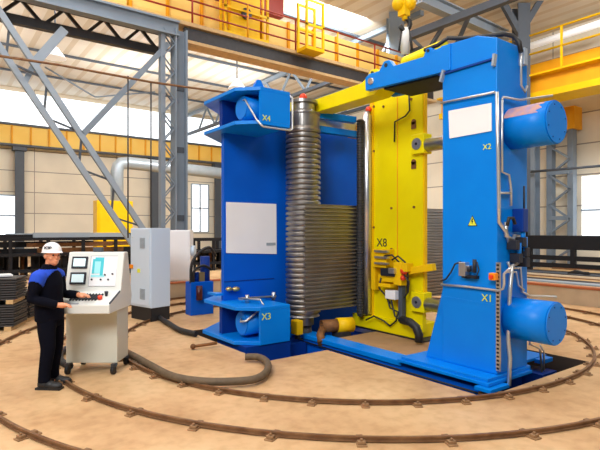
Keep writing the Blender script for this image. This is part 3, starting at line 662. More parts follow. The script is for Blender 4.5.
# yellow carriage
CXF = .45
cg = thing('yellow_carriage', 'tall yellow press carriage between the two blue press halves', 'press carriage', (.7, -.85, 0))
b = MB(); b.box(CXF, CXF + .1, -1.46, -.20, .12, 4.36); b.build('column', M['yellow'], cg, bevel=.01)
b = MB(); b.box(CXF + .1, CXF + .7, -.62, -.5, .12, 4.2); b.build('rear_rib', M['yellow'], cg, bevel=.008)
b = MB(); b.box(CXF + .02, CXF + .09, -1.49, -1.46, .7, 4.3); b.build('edge_flange', M['yellow_warm'], cg)
b = MB(); b.box(CXF - .012, CXF, -.9, -.885, .5, 4.3); b.build('panel_seam', M['crane'], cg)
b = MB(); b.box(CXF - .02, CXF, -.30, -.20, .25, 4.36); b.build('edge_strip', M['yellow_warm'], cg)
b = MB(); b.box(CXF - .1, CXF + .45, -1.42, .2, .03, .27); b.build('base_shoe', M['yellow'], cg, bevel=.012)
b = MB(); b.prism([(.2,.27),(-.2,.27),(-.2,.42),(.2,.36)], 'x', CXF + .02, CXF + .5); b.build('base_gusset', M['yellow'], cg)
b = MB(); b.box(CXF - .12, CXF + .2, -1.6, -1.0, -.02, .03); b.box(CXF - .1, CXF + .5, -1.0, .2, .0, .03); b.build('slide_pad', M['black'], cg)
for zc in (3.38, .66):
    b = MB(); b.box(CXF - .08, CXF + .14, -1.55, -1.27, zc - .17, zc + .17); gb = b.build('guide_block', M['yellow'], cg, bevel=.012)
    b = MB(); b.cyl((CXF - .095, -1.40, zc), (CXF - .08, -1.40, zc), .1, 24); b.build('round_cap', M['steel'], gb)
    b = MB(); b.cyl((CXF - .105, -1.40, zc), (CXF - .095, -1.40, zc), .025, 12); b.build('cap_centre', M['ink'], gb)
    b = MB(); b.cyl((CXF + .03, -2.6, zc - .03), (CXF + .03, -1.55, zc - .03), .115, 28); b.build('guide_column', M['steel'], gb)
for zc in (3.72, 3.02):
    b = MB(); b.cyl((CXF - .015, -1.27, zc + .07), (CXF + .01, -1.27, zc + .07), .05, 14); b.box(CXF - .015, CXF + .01, -1.32, -1.22, zc - .05, zc + .07); b.build('slot', M['rust'], cg)
b = MB()
for yy, zz in ((-.3,3.4),(-.3,1.95),(-.3,4.25),(-1.22,4.2),(-.55,4.2),(-.75,2.3),(-.75,1.55),(-1.28,2.3)): b.cyl((CXF - .022, yy, zz), (CXF, yy, zz), .022, 10)
b.build('bolt', M['rust'], cg)
b = MB(); b.tube([(CXF - .03, -1.18, 4.34), (CXF - .03, -1.2, 4.0), (CXF - .03, -1.1, 3.92), (CXF - .03, -.85, 3.86), (CXF - .03, -.84, 3.5)], .014, 8); b.build('cable', M['black'], cg)
text('marking', 'X8', .22, FACE_mX((CXF - .006, PX(382, 243, CXF).y, PX(382, 243, CXF).z)), M['ink'], cg)
# roller gear on the carriage front
fe = thing('feed_unit', 'yellow roller feed unit with valve box on the carriage front', 'feed unit', (CXF - .2, -.7, 1.0))
def fp(px, py, off=.15): return PX(px, py, CXF - off)
def fbox(px0, py0, px1, py1, name, m, x0=.0, x1=.2, bev=.008):
    a, b_ = PX(px0, py0, CXF - x1), PX(px1, py1, CXF - x1)
    return MB().box(CXF - x1, CXF - x0, b_.y, a.y, b_.z, a.z).build(name, M[m], fe, bevel=bev)
fbox(372, 249, 386, 268, 'roller_bracket', 'yellow_warm', 0, .22)
for k, (y0p, y1p) in enumerate(((250, 253), (256, 259), (262, 265))): fbox(374, y0p, 387, y1p, 'roller', 'steel', .2, .27)
fbox(380, 268, 394, 277, 'motor', 'ink', .05, .25, .02)
fbox(378, 274, 396, 283, 'lower_arm', 'yellow_warm', 0, .2)
fbox(393, 262, 401, 286, 'valve_column', 'yellow_warm', .05, .22, .02)
fbox(371, 252, 375, 290, 'guide_rail', 'yellow_warm', .0, .16)
fbox(388, 268, 394, 274, 'cylinder_block', 'steel', .2, .28)
fbox(401, 263, 407, 272, 'valve_head', 'yellow_warm', .1, .26)
fbox(378, 283, 390, 288, 'lower_plate', 'yellow_warm', .0, .24)
fbox(385, 290, 395, 300, 'white_box', 'white', .1, .24)
fbox(398, 274, 402, 322, 'hose_guide', 'greydark', .05, .15)
b = MB(); b.bar(fp(404, 272, .1), fp(434, 267, .1), .12, .12); b.build('outrigger_arm', M['yellow_warm'], fe, bevel=.01)
b = MB(); a = fp(404, 271, .2); b.sphere(a, .07, 12); b.sphere(fp(403, 278, .2), .05, 12); b.build('red_valve', M['red'], fe)
for pts in ([(384, 256), (392, 255), (399, 262), (398, 272)], [(381, 278), (379, 288), (386, 296), (390, 304)], [(388, 300), (390, 308), (398, 312), (396, 321), (390, 326)], [(392, 260), (398, 256), (405, 262), (408, 276), (407, 294)], [(391, 300), (395, 316), (402, 322)], [(366, 320), (374, 316), (384, 321), (390, 326)], [(401, 270), (409, 282), (408, 292), (404, 298)]):
    b = MB(); b.tube([fp(x, y, .22 - .02 * i) for i, (x, y) in enumerate(pts)], .016, 8); b.build('hose', M['black'], fe)
dc = MB(); dc.tube([fp(402, 320, .25), fp(410, 322, .3), fp(416, 327, .32), fp(419, 335, .3), fp(419, 342, .3)], .07, 8); tag(dc.build('drag_chain', M['black']), 'black drag chain curling down at the carriage base', 'drag chain')

# rusty roll with yellow sleeve
ru = thing('rusty_tube', 'short rusty tube with a yellow sleeve lying near the carriage base', 'tube', (-.45, -.2, 0))
a, b2 = Vector((-.70, -.12, .17)), Vector((-.28, -.27, .17))
MB().pipe_ring(a, b2, .10, .115).build('tube', M['rust'], ru)
d = (b2 - a).normalized(); MB().pipe_ring(b2 - d * .15, b2 + d * .16, .118, .135).build('sleeve', M['yellow_warm'], ru)
b = MB(); b.box(-.45, -.2, -.36, -.12, -.1, .06); b.build('cradle', M['steel_dark'], ru)
b = MB(); b.prism([(-.15,.04),(-.15,.2),(.05,.04)], 'x', -.56, -.5); b.build('support_gusset', M['blue'], ru)
b = MB(); b.tube([(-.70,-.16,.14),(-.84,-.26,.06),(-.92,-.4,-.06)], .07, 10); b.build('rusted_spout', M['rust'], ru)

# ================================================================== RING RAILS
def ring(label, R, a0, a1, nclip, full=True):
    t = thing('ring_rail', label, 'rail', (0, 0, 0), group=None)
    n = 160; pts = []
    b = MB(); prof = [(-.024, .0), (.024, .0), (.024, .006), (.006, .009), (.006, .026), (.015, .029), (.015, .044), (-.015, .044), (-.015, .029), (-.006, .026), (-.006, .009), (-.024, .006)]
    rings = []
    for k in range(n + 1):
        a = math.radians(a0 + (a1 - a0) * k / n); rings.append([b.bm.verts.new(((R + r_) * math.cos(a), (R + r_) * math.sin(a), z_ + .012)) for r_, z_ in prof])
    m = len(prof)
    for u, v in zip(rings, rings[1:]):
        for i in range(m): b.bm.faces.new((u[i], u[(i+1) % m], v[(i+1) % m], v[i]))
    b.bm.faces.new(rings[0]); b.bm.faces.new(rings[-1])
    b.build('rail', M['railrust'], t)
    proto = None
    for k in range(nclip):
        a = math.radians(a0 + (a1 - a0) * (k + .5) / nclip)
        if proto is None:
            c_ = MB(); c_.box(-.11, .11, -.045, .045, 0, .014); c_.box(.035, .09, -.035, .035, .014, .04); c_.box(-.08, -.035, -.03, .03, .014, .04); c_.cyl((.065, 0, .04), (.065, 0, .06), .014, 6)
            proto = c_.build('rail_clip', M['clip'], t, local=True, bevel=.004)
            o = proto
        else:
            o = proto.copy(); COL.objects.link(o); o.parent = t
        o.location = (R * math.cos(a), R * math.sin(a), 0.0); o.rotation_euler = (0, 0, a + random.uniform(-.25, .25))
    return t
RB_, RA_, RC_ = 4.07, 5.03, 5.95
ring('inner rusty ring rail, passing under the hose and close to the tower pit', RB_, 0, 360, 46)
ring('middle rusty ring rail, curving past the console and the man', RA_, 0, 360, 40)
ring('outermost rusty ring rail, entering at the lower left corner', RC_, 0, 360, 48)

# ================================================================== CONSOLE
rt = Vector((RU, -FU, 0)); fw = Vector((FU, RU, 0)); cam0 = Vector((CX, CY, 0))
cpos = cam0 + rt * (-2.76) + fw * 6.62
cs = thing('control_console', 'pale grey control console on castors with sloped button desk and two screens', 'console', tuple(cpos), CAMROT)
MB().box(-.34, .34, 0, .42, .14, .84).build('pedestal', M['consoleside'], cs, local=True, bevel=.008)
b = MB(); b.prism([(-.38,.85),(-.38,.965),(.02,1.08),(.16,1.60),(.30,1.60),(.46,.98),(.42,.84)], 'x', -.37, .38); ds = b.build('desk_housing', M['offwhite'], cs, local=True, bevel=.012)
# slope frames
sa = math.atan2(.52, .14)
def on_screen(u, v, off=0.0):       # u along x, v up the screen slope (0..1)
    return Vector((u, .02 + .14 * v - math.sin(sa) * off, 1.08 + .52 * v + math.cos(sa) * off))
da = math.atan2(.115, .40)
def on_desk(u, v, off=0.0):
    return Vector((u, -.38 + .40 * v - math.sin(da) * off, .965 + .115 * v + math.cos(da) * off))
def plate(fn, u0, u1, v0, v1, o0, o1):
    return MB().hexa([fn(u0,v0,o0), fn(u1,v0,o0), fn(u1,v1,o0), fn(u0,v1,o0), fn(u0,v0,o1), fn(u1,v0,o1), fn(u1,v1,o1), fn(u0,v1,o1)])
for k, (v0, v1) in enumerate(((.58, .88), (.18, .48))):
    s = plate(on_screen, -.31, -.10, v0, v1, 0, .02).build('monitor', M['ink'], cs, local=True, bevel=.004)
    plate(on_screen, -.285, -.125, v0 + .05, v1 - .05, .02, .024).build('screen', M['screen'], s, local=True)
dpn = plate(on_screen, -.06, .30, .14, .90, 0, .006).build('diagram_panel', M['white'], cs, local=True)
b = MB()
for (u0, u1, v0, v1) in ((-.062,-.056,.14,.9),(-.06,.3,.895,.905),(-.06,.3,.135,.145)):
    c_ = plate(on_screen, u0, u1, v0, v1, .006, .009); me_ = bpy.data.meshes.new('tmp'); c_.bm.to_mesh(me_); b.bm.from_mesh(me_); c_.bm.free(); bpy.data.meshes.remove(me_)
b.build('print_line', M['printline'], dpn, local=True)
b = MB()
def addp(b, *a):
    c_ = plate(*a); me_ = bpy.data.meshes.new('tmp'); c_.bm.to_mesh(me_); b.bm.from_mesh(me_); c_.bm.free(); bpy.data.meshes.remove(me_)
addp(b, on_screen, -.03, .0, .45, .82, .006, .01); addp(b, on_screen, -.0, .12, .76, .86, .006, .01); addp(b, on_screen, .08, .12, .4, .76, .006, .01)
b.build('machine_print', M['turq'], dpn, local=True)
b = MB(); addp(b, on_screen, .0, .08, .45, .76, .006, .009); addp(b, on_screen, -.04, .14, .36, .42, .006, .009); b.build('machine_print_shade', M['turq2'], dpn, local=True)
for u, v in ((-.02,.3),(.1,.3),(.15,.42),(.2,.3),(.25,.44)):
    b = MB(); b.cyl(on_screen(u, v, .006), on_screen(u, v, .02), .012, 10); b.build('button', M['ink'], dpn, local=True)
for k in range(9):
    u = -.17 + k * .04
    b = MB(); b.bar(on_desk(u, .3, .01), on_desk(u + .035, .75, .01), .014, .024); b.build('key_switch', M['ink'], cs, local=True)
b = MB(); b.cyl(on_desk(.2, .42, 0), on_desk(.2, .42, .045), .028, 16); b.build('emergency_button', M['red'], cs, local=True)
b = MB(); b.tube([on_desk(.24, .66, 0), on_desk(.245, .68, .06)], [.016, .026], 12); b.build('joystick', M['ink'], cs, local=True)
b = MB(); addp(b, on_desk, -.16, -.02, .03, .12, 0, .006); b.build('desk_label', M['printline'], cs, local=True)
b = MB(); b.box(-.06, .06, .19, .26, 1.60, 1.66); b.build('top_device', M['greydark'], cs, local=True, bevel=.006)
b = MB(); b.bar((.375, -.36, .98), (.375, .0, 1.09), .012, .02); b.build('edge_strip', M['greydark'], cs, local=True)
for x, y in ((-.3, -.03), (.3, -.03), (-.3, .45), (.3, .45)):
    b = MB(); b.box(x - .025, x + .025, y - .03, y + .03, .09, .14); ca = b.build('castor', M['steel_dark'], cs, local=True)
    b = MB(); b.bar((x * 1.0, y + (.1 if y < .2 else -.1), .13), (x * 1.08, y, .11), .04, .03); b.build('castor_arm', M['greydark'], ca, local=True)
    b = MB(); b.cyl((x - .022, y, .055), (x + .022, y, .055), .055, 18); b.build('wheel', M['black'], ca, local=True)

# ================================================================== PALE CABINETS
c0 = PZ(151.3, 322); cl = PZ(132.7, 317.8); cr = PZ(169.6, 319)
dl = (cl - c0); dr_ = (cr - c0); ang = math.atan2(dr_.y, dr_.x)
Wc, Dc = dr_.length, dl.length
cb = thing('electrical_cabinet', 'tall pale electrical cabinet on a black plinth behind the console', 'cabinet', tuple(c0), ang)
b = MB(); b.box(0, Wc, 0, Dc, 0, .28); b.build('plinth', M['black'], cb, local=True)
b = MB(); b.box(-.01, Wc + .01, -.01, Dc + .01, .28, 1.94); b.build('body', M['cab'], cb, local=True, bevel=.01)
b = MB(); b.box(-.03, -.01, .02, Dc - .02, .32, 1.92); dk = b.build('door', M['cab'], cb, local=True, bevel=.005)
for z0_ in (.45, 1.52):
    b = MB()
    for k in range(9): b.box(-.04, -.03, .18, .36, z0_ + k * .025, z0_ + k * .025 + .014)
    b.build('vent_grille', M['cabvent'], dk, local=True)
b = MB(); b.box(-.06, -.03, Dc - .12, Dc - .02, 1.08, 1.16); b.build('main_switch', M['orange'], dk, local=True)
b = MB(); b.box(-.036, -.03, .36, .46, 1.0, 1.08); b.build('hazard_label', M['marky'], dk, local=True)
b = MB(); b.cyl((-.05, Dc - .1, 1.75), (-.03, Dc - .1, 1.75), .012, 10); b.build('lock', M['steel'], dk, local=True)
a = PD(170, 281, 12.6); q = PD(190, 230, 12.6)
cb2 = thing('control_cabinet', 'white cabinet on grey legs standing behind the tall pale cabinet', 'cabinet', (a.x, a.y, 0), CAMROT)
wv = (q - a).dot(rt)
MB().box(-.25, wv, 0, .4, a.z, q.z).build('body', M['white'], cb2, local=True, bevel=.01)
MB().box(-.22, wv - .03, -.02, 0, a.z + .03, q.z - .03).build('door', M['white'], cb2, local=True)
for xx in (-.2, wv - .08): MB().box(xx, xx + .06, .05, .35, 0, a.z).build('leg', M['greydark'], cb2, local=True)
b = MB(); b.cyl((wv, .2, a.z + .75), (wv + .09, .2, a.z + .75), .14, 18); b.build('fan_housing', M['cab'], cb2, local=True)

# ================================================================== HOSES ON THE FLOOR
def smooth_pts(pts, n=8):
    out = []
    P = [pts[0]] + pts + [pts[-1]]
    for i in range(1, len(P) - 2):
        for k in range(n):
            t = k / n; p0, p1, p2, p3 = P[i-1], P[i], P[i+1], P[i+2]
            out.append(.5 * ((2*p1) + (-p0 + p2)*t + (2*p0 - 5*p1 + 4*p2 - p3)*t*t + (-p0 + 3*p1 - 3*p2 + p3)*t**3))
    out.append(pts[-1]); return out
hp = [PZ(x, y, .075) for x, y in ((124, 352), (132, 355), (150, 365), (172, 376), (200, 381), (230, 381.5), (255, 379), (267, 371), (267, 362), (258, 357), (245, 357))]
hp[0] = PZ(121, 350, .12)
b = MB(); b.tube(smooth_pts(hp), .048, 12); tag(b.build('cable_hose', M['hose']), 'thick brown hose looping from the console towards the press wall', 'hose')
hp = [PZ(x, y, .05) for x, y in ((70, 366), (61, 361), (60, 354), (66, 349), (76, 349))]; b = MB(); b.tube(smooth_pts(hp), .05, 10); tag(b.build('cable_hose', M['black']), 'dark cable curl on the floor left of the console pedestal', 'hose')
hp = [PZ(x, y, .06) for x, y in ((158, 316), (163, 320), (170, 324), (180, 330), (196, 334))]; b = MB(); b.tube(smooth_pts(hp), .05, 10); tag(b.build('cable_hose', M['black']), 'dark cable running from the tall pale cabinet towards the pit', 'hose')
b = MB(); b.cyl(PZ(193, 346.5, .05), PZ(217, 343, .08), .025, 8); b.sphere(PZ(193, 346.5, .05), .045, 10); tag(b.build('pry_bar', M['rust']), 'short rusty bar with a round end lying at the pit edge', 'bar')

# ================================================================== HYDRAULIC UNIT
h0 = PZ(191, 316)
hu = thing('hydraulic_unit', 'blue hydraulic tank with dark motor, hoses and filter beside the press wall', 'hydraulic unit', (h0.x, h0.y, 0))
b = MB(); b.box(h0.x, h0.x + .55, h0.y, h0.y + .3, 0, .74); b.build('tank', M['blue_wall'], hu, bevel=.012)
b = MB(); b.cyl((h0.x + .16, h0.y + .16, .74), (h0.x + .16, h0.y + .16, .95), .1, 16); b.cyl((h0.x + .42, h0.y + .17, .74), (h0.x + .42, h0.y + .17, 1.3), .11, 18); b.build('motor', M['blue_dark'], hu)
b = MB(); b.cyl((h0.x + .16, h0.y - .08, .35), (h0.x + .16, h0.y - .08, .66), .07, 14); b.build('filter', mat('dark_red_filter', srgb(70, 18, 20), .4), hu)
b = MB(); b.tube(smooth_pts([Vector((h0.x + .02, h0.y + .05, .72)), Vector((h0.x + .02, h0.y, 1.15)), Vector((h0.x + .2, h0.y, 1.4)), Vector((h0.x + .45, h0.y, 1.5)), Vector((h0.x + .65, h0.y + .1, 1.3))]), .035, 8); b.build('hose', M['black'], hu)
b = MB(); b.tube(smooth_pts([Vector((h0.x + .08, h0.y + .05, .72)), Vector((h0.x + .08, h0.y, 1.0)), Vector((h0.x + .3, h0.y, 1.1)), Vector((h0.x + .5, h0.y, 1.0))]), .03, 8); b.build('hose', M['black'], hu)
b = MB(); b.box(h0.x + .24, h0.x + .36, h0.y + .05, h0.y + .25, .74, .95); b.build('valve_block', M['copper'], hu, bevel=.01)
for k in range(4):
    o_ = k * .075; b = MB(); p0 = Vector((h0.x + .62 + o_, h0.y - .25, 0)); b.tube(smooth_pts([p0, p0 + Vector((0,0,.8 + .1 * (k % 2))), p0 + Vector((.06,.05,.98 + .05 * k)), p0 + Vector((.18,.1,.9 + .05 * k)), p0 + Vector((.2,.1,.0))], 6), .024, 8); b.build('pipe', M['copper'], hu)

# ================================================================== LOW WALLS, RACKS, STOCK
b = MB(); b.box(-12, 1.2, 6.0, 6.2, 0, .42); lw = tag(b.build('low_wall', M['concrete']), 'low pale concrete kerb wall across the hall behind the cabinets', 'wall'); 
MB().box(-12, 1.2, 5.98, 6.22, .42, .46).build('rust_cap', M['rusttop'], lw)
b = MB(); b.box(6.75, 7.0, -9, 9, 0, .42); lw = tag(b.build('low_wall', M['concrete']), 'low pale concrete kerb wall at right behind the tower drums', 'wall')
MB().box(6.73, 7.02, -9, 9, .42, .47).build('rust_cap', M['rusttop'], lw)
# dark storage rack, left
def rack(label, x0, x1, y0_, depth, h, bays, seed, hang=True):
    rnd = random.Random(seed); t = thing('storage_rack', label, 'rack', ((x0 + x1) / 2, y0_, 0))
    for i in range(bays + 1):
        x = x0 + (x1 - x0) * i / bays
        MB().box(x - .06, x + .06, y0_ - .06, y0_ + .06, 0, h).build('post', M['rack'], t); MB().box(x - .06, x + .06, y0_ + depth - .06, y0_ + depth + .06, 0, h).build('post', M['rack'], t)
    for zz in (.35, h * .62, h):
        MB().box(x0, x1, y0_ - .07, y0_ + .05, zz - .06, zz + .06).build('beam', M['rack'], t); MB().box(x0, x1, y0_ + depth - .05, y0_ + depth + .07, zz - .06, zz + .06).build('beam', M['rack'], t)
    MB().box(x0, x1, y0_, y0_ + depth, h * .62 - .02, h * .62 + .02).build('shelf', M['rack'], t)
    return t
rk = rack('long black steel rack of hanging stock behind the man and console', -9, 1.2, 14.2, 1.6, 1.55, 8, 3)
rk2 = rack('black steel rack behind the white cabinet and hydraulic tank', 2.4, 8.5, 14.2, 1.6, 1.45, 6, 4)
rnd = random.Random(5)
for (x0, x1, lab, grp) in ((-8.8, 1.0, 'dark bar stock standing upright in the long black rack', 'bar stock in the long rack'), (2.6, 8.3, 'dark upright bar stock in the rack behind the white cabinet', 'bar stock in the second rack')):
    n_ = int((x1 - x0) / .17)
    for k in range(n_):
        x = x0 + (x1 - x0) * (k + .5) / n_ + rnd.uniform(-.05, .05); h_ = rnd.uniform(.84, .93); yy = rnd.choice((14.45, 14.9, 15.3))
        b = MB(); w_ = rnd.uniform(.05, .085); b.box(x - w_, x + w_, yy, yy + .2, .06, h_); tag(b.build('steel_bar', M['rust'] if rnd.random() < .14 else M['rack']), lab, 'bar', grp)
for k in range(14):
    a = rnd.uniform(-8.8, -.5); ln = rnd.uniform(2.5, 4.5); y_ = 14.3 + .19 * (k % 7); h_ = rnd.uniform(.1, .22); z_ = 1.0 if k < 7 else 1.24; b = MB(); b.box(a, min(a + ln, 1.1), y_, y_ + .15, z_, z_ + h_); tag(b.build('steel_profile', M['rack'] if k % 4 else M['rust']), 'dark steel profile lying on the shelf of the long black rack', 'profile', 'profiles on the rack shelf')
for k in range(7):
    a = rnd.uniform(-8.5, -.5); ln = rnd.uniform(2, 4); y_ = 14.3 + .2 * k; b = MB(); b.box(a, min(a + ln, 1.2), y_, y_ + .12, 1.61, 1.61 + rnd.uniform(.08, .2)); tag(b.build('steel_profile', M['rack'] if k % 3 else M['cabvent']), 'long steel profile lying on top of the black rack', 'profile', 'profiles on the long rack')
# fin bundles at left
def bundle(label, px, py, d, w_, h_, z0_, nsh, yaw):
    a = PD(px, py, d); t = thing('fin_bundle', label, 'sheet stack', (a.x, a.y, z0_), CAMROT + yaw)
    for xx in (-w_/2 + .08, w_/2 - .1, 0): MB().box(xx - .06, xx + .06, -.02 - w_ * .4, w_ * .4 + .02, 0, .08).build('timber_bearer', M['wood'], t, local=True)
    for k in range(nsh):
        z_ = .08 + (h_ - .08) * k / nsh; e = .015 * (k % 2); MB().box(-w_/2 - e, w_/2 + e, -w_ * .4, w_ * .4, z_, z_ + (h_ - .08) / nsh * .62).build('fin_sheet', M['steel_dark'], t, local=True)
    return t
bundle('lower black fin sheet bundle on timbers at the left edge', -6, 320, 9.7, .95, .50, 0, 9, .2)
bundle('upper black fin sheet bundle resting on the lower bundle at left', -5, 320, 9.7, .92, .50, .50, 9, .25)
b = MB(); a = PD(-3, 300, 9.75); b.box(a.x - .3, a.x + .25, a.y - .2, a.y + .2, 1.0, 1.03); tag(b.build('card_sheet', M['white']), 'white card lying on top of the upper fin bundle', 'card')
bundle('black fin sheet bundle standing behind the two stacked bundles', 13, 314, 10.7, 1.0, .62, 0, 10, .1)
bundle('small black fin bundle on timber right of the stacked bundles', 20, 318, 10.8, .5, .25, 0, 5, .1)
# stock racks and bars at right
rr = thing('steel_bench', 'long black steel bench below the right wall window', 'bench', (15.2, 3, 0))
MB().box(14.9, 16.2, -5, 6.6, 1.08, 1.66).build('top_beam', M['rack'], rr)
for zz in (.3, .62): MB().box(14.9, 15.0, -5, 6.6, zz, zz + .2).build('rail', M['rack'], rr)
for k in range(7): y = -4.8 + k * 1.85; MB().box(14.88, 15.06, y, y + .18, 0, 1.2).build('leg', M['rack'], rr)
rnd = random.Random(11)
for k in range(44):
    row = k % 22; lay = k // 22
    r_ = rnd.uniform(.03, .065); x = 7.9 + row * .29; z_ = .1 + r_ if lay == 0 else .25 + r_; x += .14 * lay
    y_ = rnd.uniform(-7.5, -4.5) if lay == 0 else rnd.uniform(-5.5, -1); ln = rnd.uniform(9, 12) if lay == 0 else rnd.uniform(5, 9)
    b = MB(); b.cyl((x, y_, z_), (x + rnd.uniform(-.03, .03), y_ + ln, z_), r_, 8)
    tag(b.build('long_bar', M[('cabvent', 'concrete', 'greydark', 'rust', 'wood', 'steel_dark')[rnd.randrange(6)]]), 'long steel bar lying in the stock behind the right kerb wall', 'bar', 'long bars on the floor at right')
for k in range(4):
    y = -4.4 + k * 2.5; b = MB(); b.box(7.7, 14.4, y, y + .12, .225, .25); tag(b.build('timber_bearer', M['wood']), 'pale timber spacer between the layers of long steel bars', 'timber', 'spacers between the bars')
for k in range(4):
    y = -6 + k * 3.6; b = MB(); b.box(7.6, 14.4, y, y + .2, 0, .1 ); tag(b.build('timber_bearer', M['wood']), 'pale timber bearer under the long steel bars', 'timber', 'timbers under the bars')
b = MB()
for k in range(6): b.tube([PX(568 + k, 273 - .3*k, 9.2), PX(575 + k, 271 + (k%3), 9.2), PX(585 + k, 273 + (k % 2), 9.2)], .035, 6)
tag(b.build('cable_heap', M['black']), 'heap of black cable lying on the bars behind the kerb wall', 'cable')

# ================================================================== PERSON
pp = cam0 + rt * (-3.035) + fw * 6.08
YAW = CAMROT - math.radians(4)
from mathutils import Euler
# joints (local: +X the way he faces, +Y his left, Z up)
J = dict(pel=((0,0,.92),(.13,.16)), sp=((-.02,0,1.10),(.125,.15)), ch=((-.03,0,1.28),(.13,.17)), nk0=((-.02,0,1.42),(.075,.085)), nk=((.005,0,1.49),(.055,.055)), hd=((.02,0,1.55),(.06,.06)),
   rs=((-.03,-.19,1.36),.07), re=((-.06,-.25,1.09),.05), rw=((.2,-.2,1.02),.034), rp=((.275,-.185,1.015),(.04,.022)),
   ls=((-.03,.19,1.36),.07), le=((.0,.26,1.09),.05), lw=((.24,.2,1.09),.034), lp=((.315,.18,1.085),(.04,.022)),
   rh=((.0,-.09,.86),.092), rk=((.03,-.10,.49),.062), ra=((-.02,-.10,.09),.042), rt_=((.09,-.115,.045),.04),
   lh=((.0,.09,.86),.092), lk=((.02,.10,.49),.062), la=((-.03,.10,.09),.042), lt=((.08,.115,.045),.04))
def ringed(b, rows, n=20):   # elliptical rings: z, centre x, centre y, half depth, half width
    rr = [[b.bm.verts.new((cx + rx * math.cos(2*PI*k/n), cy + ry * math.sin(2*PI*k/n), z)) for k in range(n)] for z, cx, cy, rx, ry in rows]
    for p_, q_ in zip(rr, rr[1:]):
        for k in range(n): b.bm.faces.new((p_[k], p_[(k+1)%n], q_[(k+1)%n], q_[k]))
    b.bm.faces.new(rr[0][::-1]); b.bm.faces.new(rr[-1])
bb = MB()
ringed(bb, [(.80,0,0,.09,.13),(.92,0,0,.11,.155),(1.10,-.02,0,.105,.14),(1.28,-.03,0,.11,.16),(1.38,-.03,0,.08,.12),(1.44,-.015,0,.06,.07),(1.50,.0,0,.055,.058),(1.60,.015,0,.06,.06)])
for sd_ in ('r', 'l'):
    bb.tube([Vector(J[sd_ + 'h'][0]) + Vector((0,0,.04)), J[sd_ + 'h'][0], J[sd_ + 'k'][0], J[sd_ + 'a'][0], Vector(J[sd_ + 'a'][0]) - Vector((0,0,.03))], [.085, .085, .06, .042, .05], 14)
    an = J[sd_ + 'a'][0]; bb.tube([(an[0] - .03, an[1], .055), (an[0] + .1, an[1], .05)], [.042, .036], 10)
# fingers
def hand(palm, side, z):
    p = Vector(palm)
    for k, (dy, ln) in enumerate(((-.028, .068), (-.010, .078), (.010, .073), (.028, .057))):
        q0 = p + Vector((-.02, dy * .8, 0)); q1 = p + Vector((.03, dy, .004)); q2 = p + Vector((.03 + ln * .5, dy * 1.15, -.004)); q3 = p + Vector((.03 + ln * .85, dy * 1.2, -.03))
        bb.tube([q0, q1, q2, q3], [.011, .010, .009, .007], 8)
    s = 1 if side == 'r' else -1
    bb.tube([p + Vector((-.035, .02 * s, 0)), p + Vector((-.005, .045 * s, -.004)), p + Vector((.03, .052 * s, -.016))], [.014, .011, .008], 8)
for e_, w_, p_ in (('re','rw','rp'), ('le','lw','lp')): bb.tube([J['ch'][0], J[e_[0] + 's'][0], J[e_][0], J[w_][0], Vector(J[p_][0]) + Vector((-.02,0,0)), Vector(J[p_][0]) + Vector((.035,0,0))], [.07, .065, .045, .03, .034, .026], 12)
hand(J['rp'][0], 'r', 0); hand(J['lp'][0], 'l', 0)
# head turned a little towards the camera
HT = Matrix.Translation((.02, 0, 1.585)) @ Matrix.Rotation(math.radians(-30), 4, 'Z')
hb = MB()
hb.sphere((0, 0, .03), .1, 20, (1.02, .80, 1.12)); hb.sphere((.028, 0, -.055), .07, 16, (.95, .86, .95)); hb.sphere((.075, 0, -.085), .025, 12, (.9, 1.2, .8))
hb.sphere((.105, 0, -.018), .017, 10, (1.0, .85, 1.3)); hb.sphere((.09, 0, .012), .014, 10, (1, .9, 1.6)); hb.sphere((.085, 0, .036), .03, 10, (.7, 1.9, .5))
for s in (-1, 1):
    hb.sphere((-.005, .083 * s, -.005), .026, 10, (.8, .4, 1.25)); hb.sphere((.06, .042 * s, -.03), .03, 10, (.8, .9, .8))
hb.sphere((.094, 0, -.055), .016, 10, (.6, 1.6, .45)); hb.sphere((.092, 0, -.066), .015, 10, (.6, 1.5, .45))
bmesh.ops.transform(hb.bm, matrix=HT, verts=hb.bm.verts)
tm = bpy.data.meshes.new('t'); hb.bm.to_mesh(tm); hb.bm.free(); bb.bm.from_mesh(tm); bpy.data.meshes.remove(tm)
body = bb.build('person', M['skin'], None)
rm = body.modifiers.new('remesh', 'REMESH'); rm.mode = 'VOXEL'; rm.voxel_size = .0065; rm.use_smooth_shade = True
sm_ = body.modifiers.new('smooth', 'SMOOTH'); sm_.factor = .5; sm_.iterations = 2
_dg = bpy.context.evaluated_depsgraph_get(); _me = bpy.data.meshes.new_from_object(body.evaluated_get(_dg)); body.modifiers.clear(); body.data = _me
_me.materials.clear(); _me.materials.append(M['skin'])
for p_ in _me.polygons: p_.use_smooth = True
_bm = bmesh.new(); _bm.from_mesh(_me)          # keep the one connected figure
_seen = set(); _best = []
for v in _bm.verts:
    if v in _seen: continue
    st_, comp = [v], []; _seen.add(v)
    while st_:
        q_ = st_.pop(); comp.append(q_)
        for e_ in q_.link_edges:
            o_ = e_.other_vert(q_)
            if o_ not in _seen: _seen.add(o_); st_.append(o_)
    if len(comp) > len(_best): _best = comp
_bs = set(_best); bmesh.ops.delete(_bm, geom=[v for v in _bm.verts if v not in _bs], context='VERTS'); _bm.to_mesh(_me); _bm.free()
body.location = (pp.x, pp.y, 0); body.rotation_euler = (0, 0, YAW)
tag(body, 'person in white hard hat and dark blue work jacket, hands on the console desk', 'person')
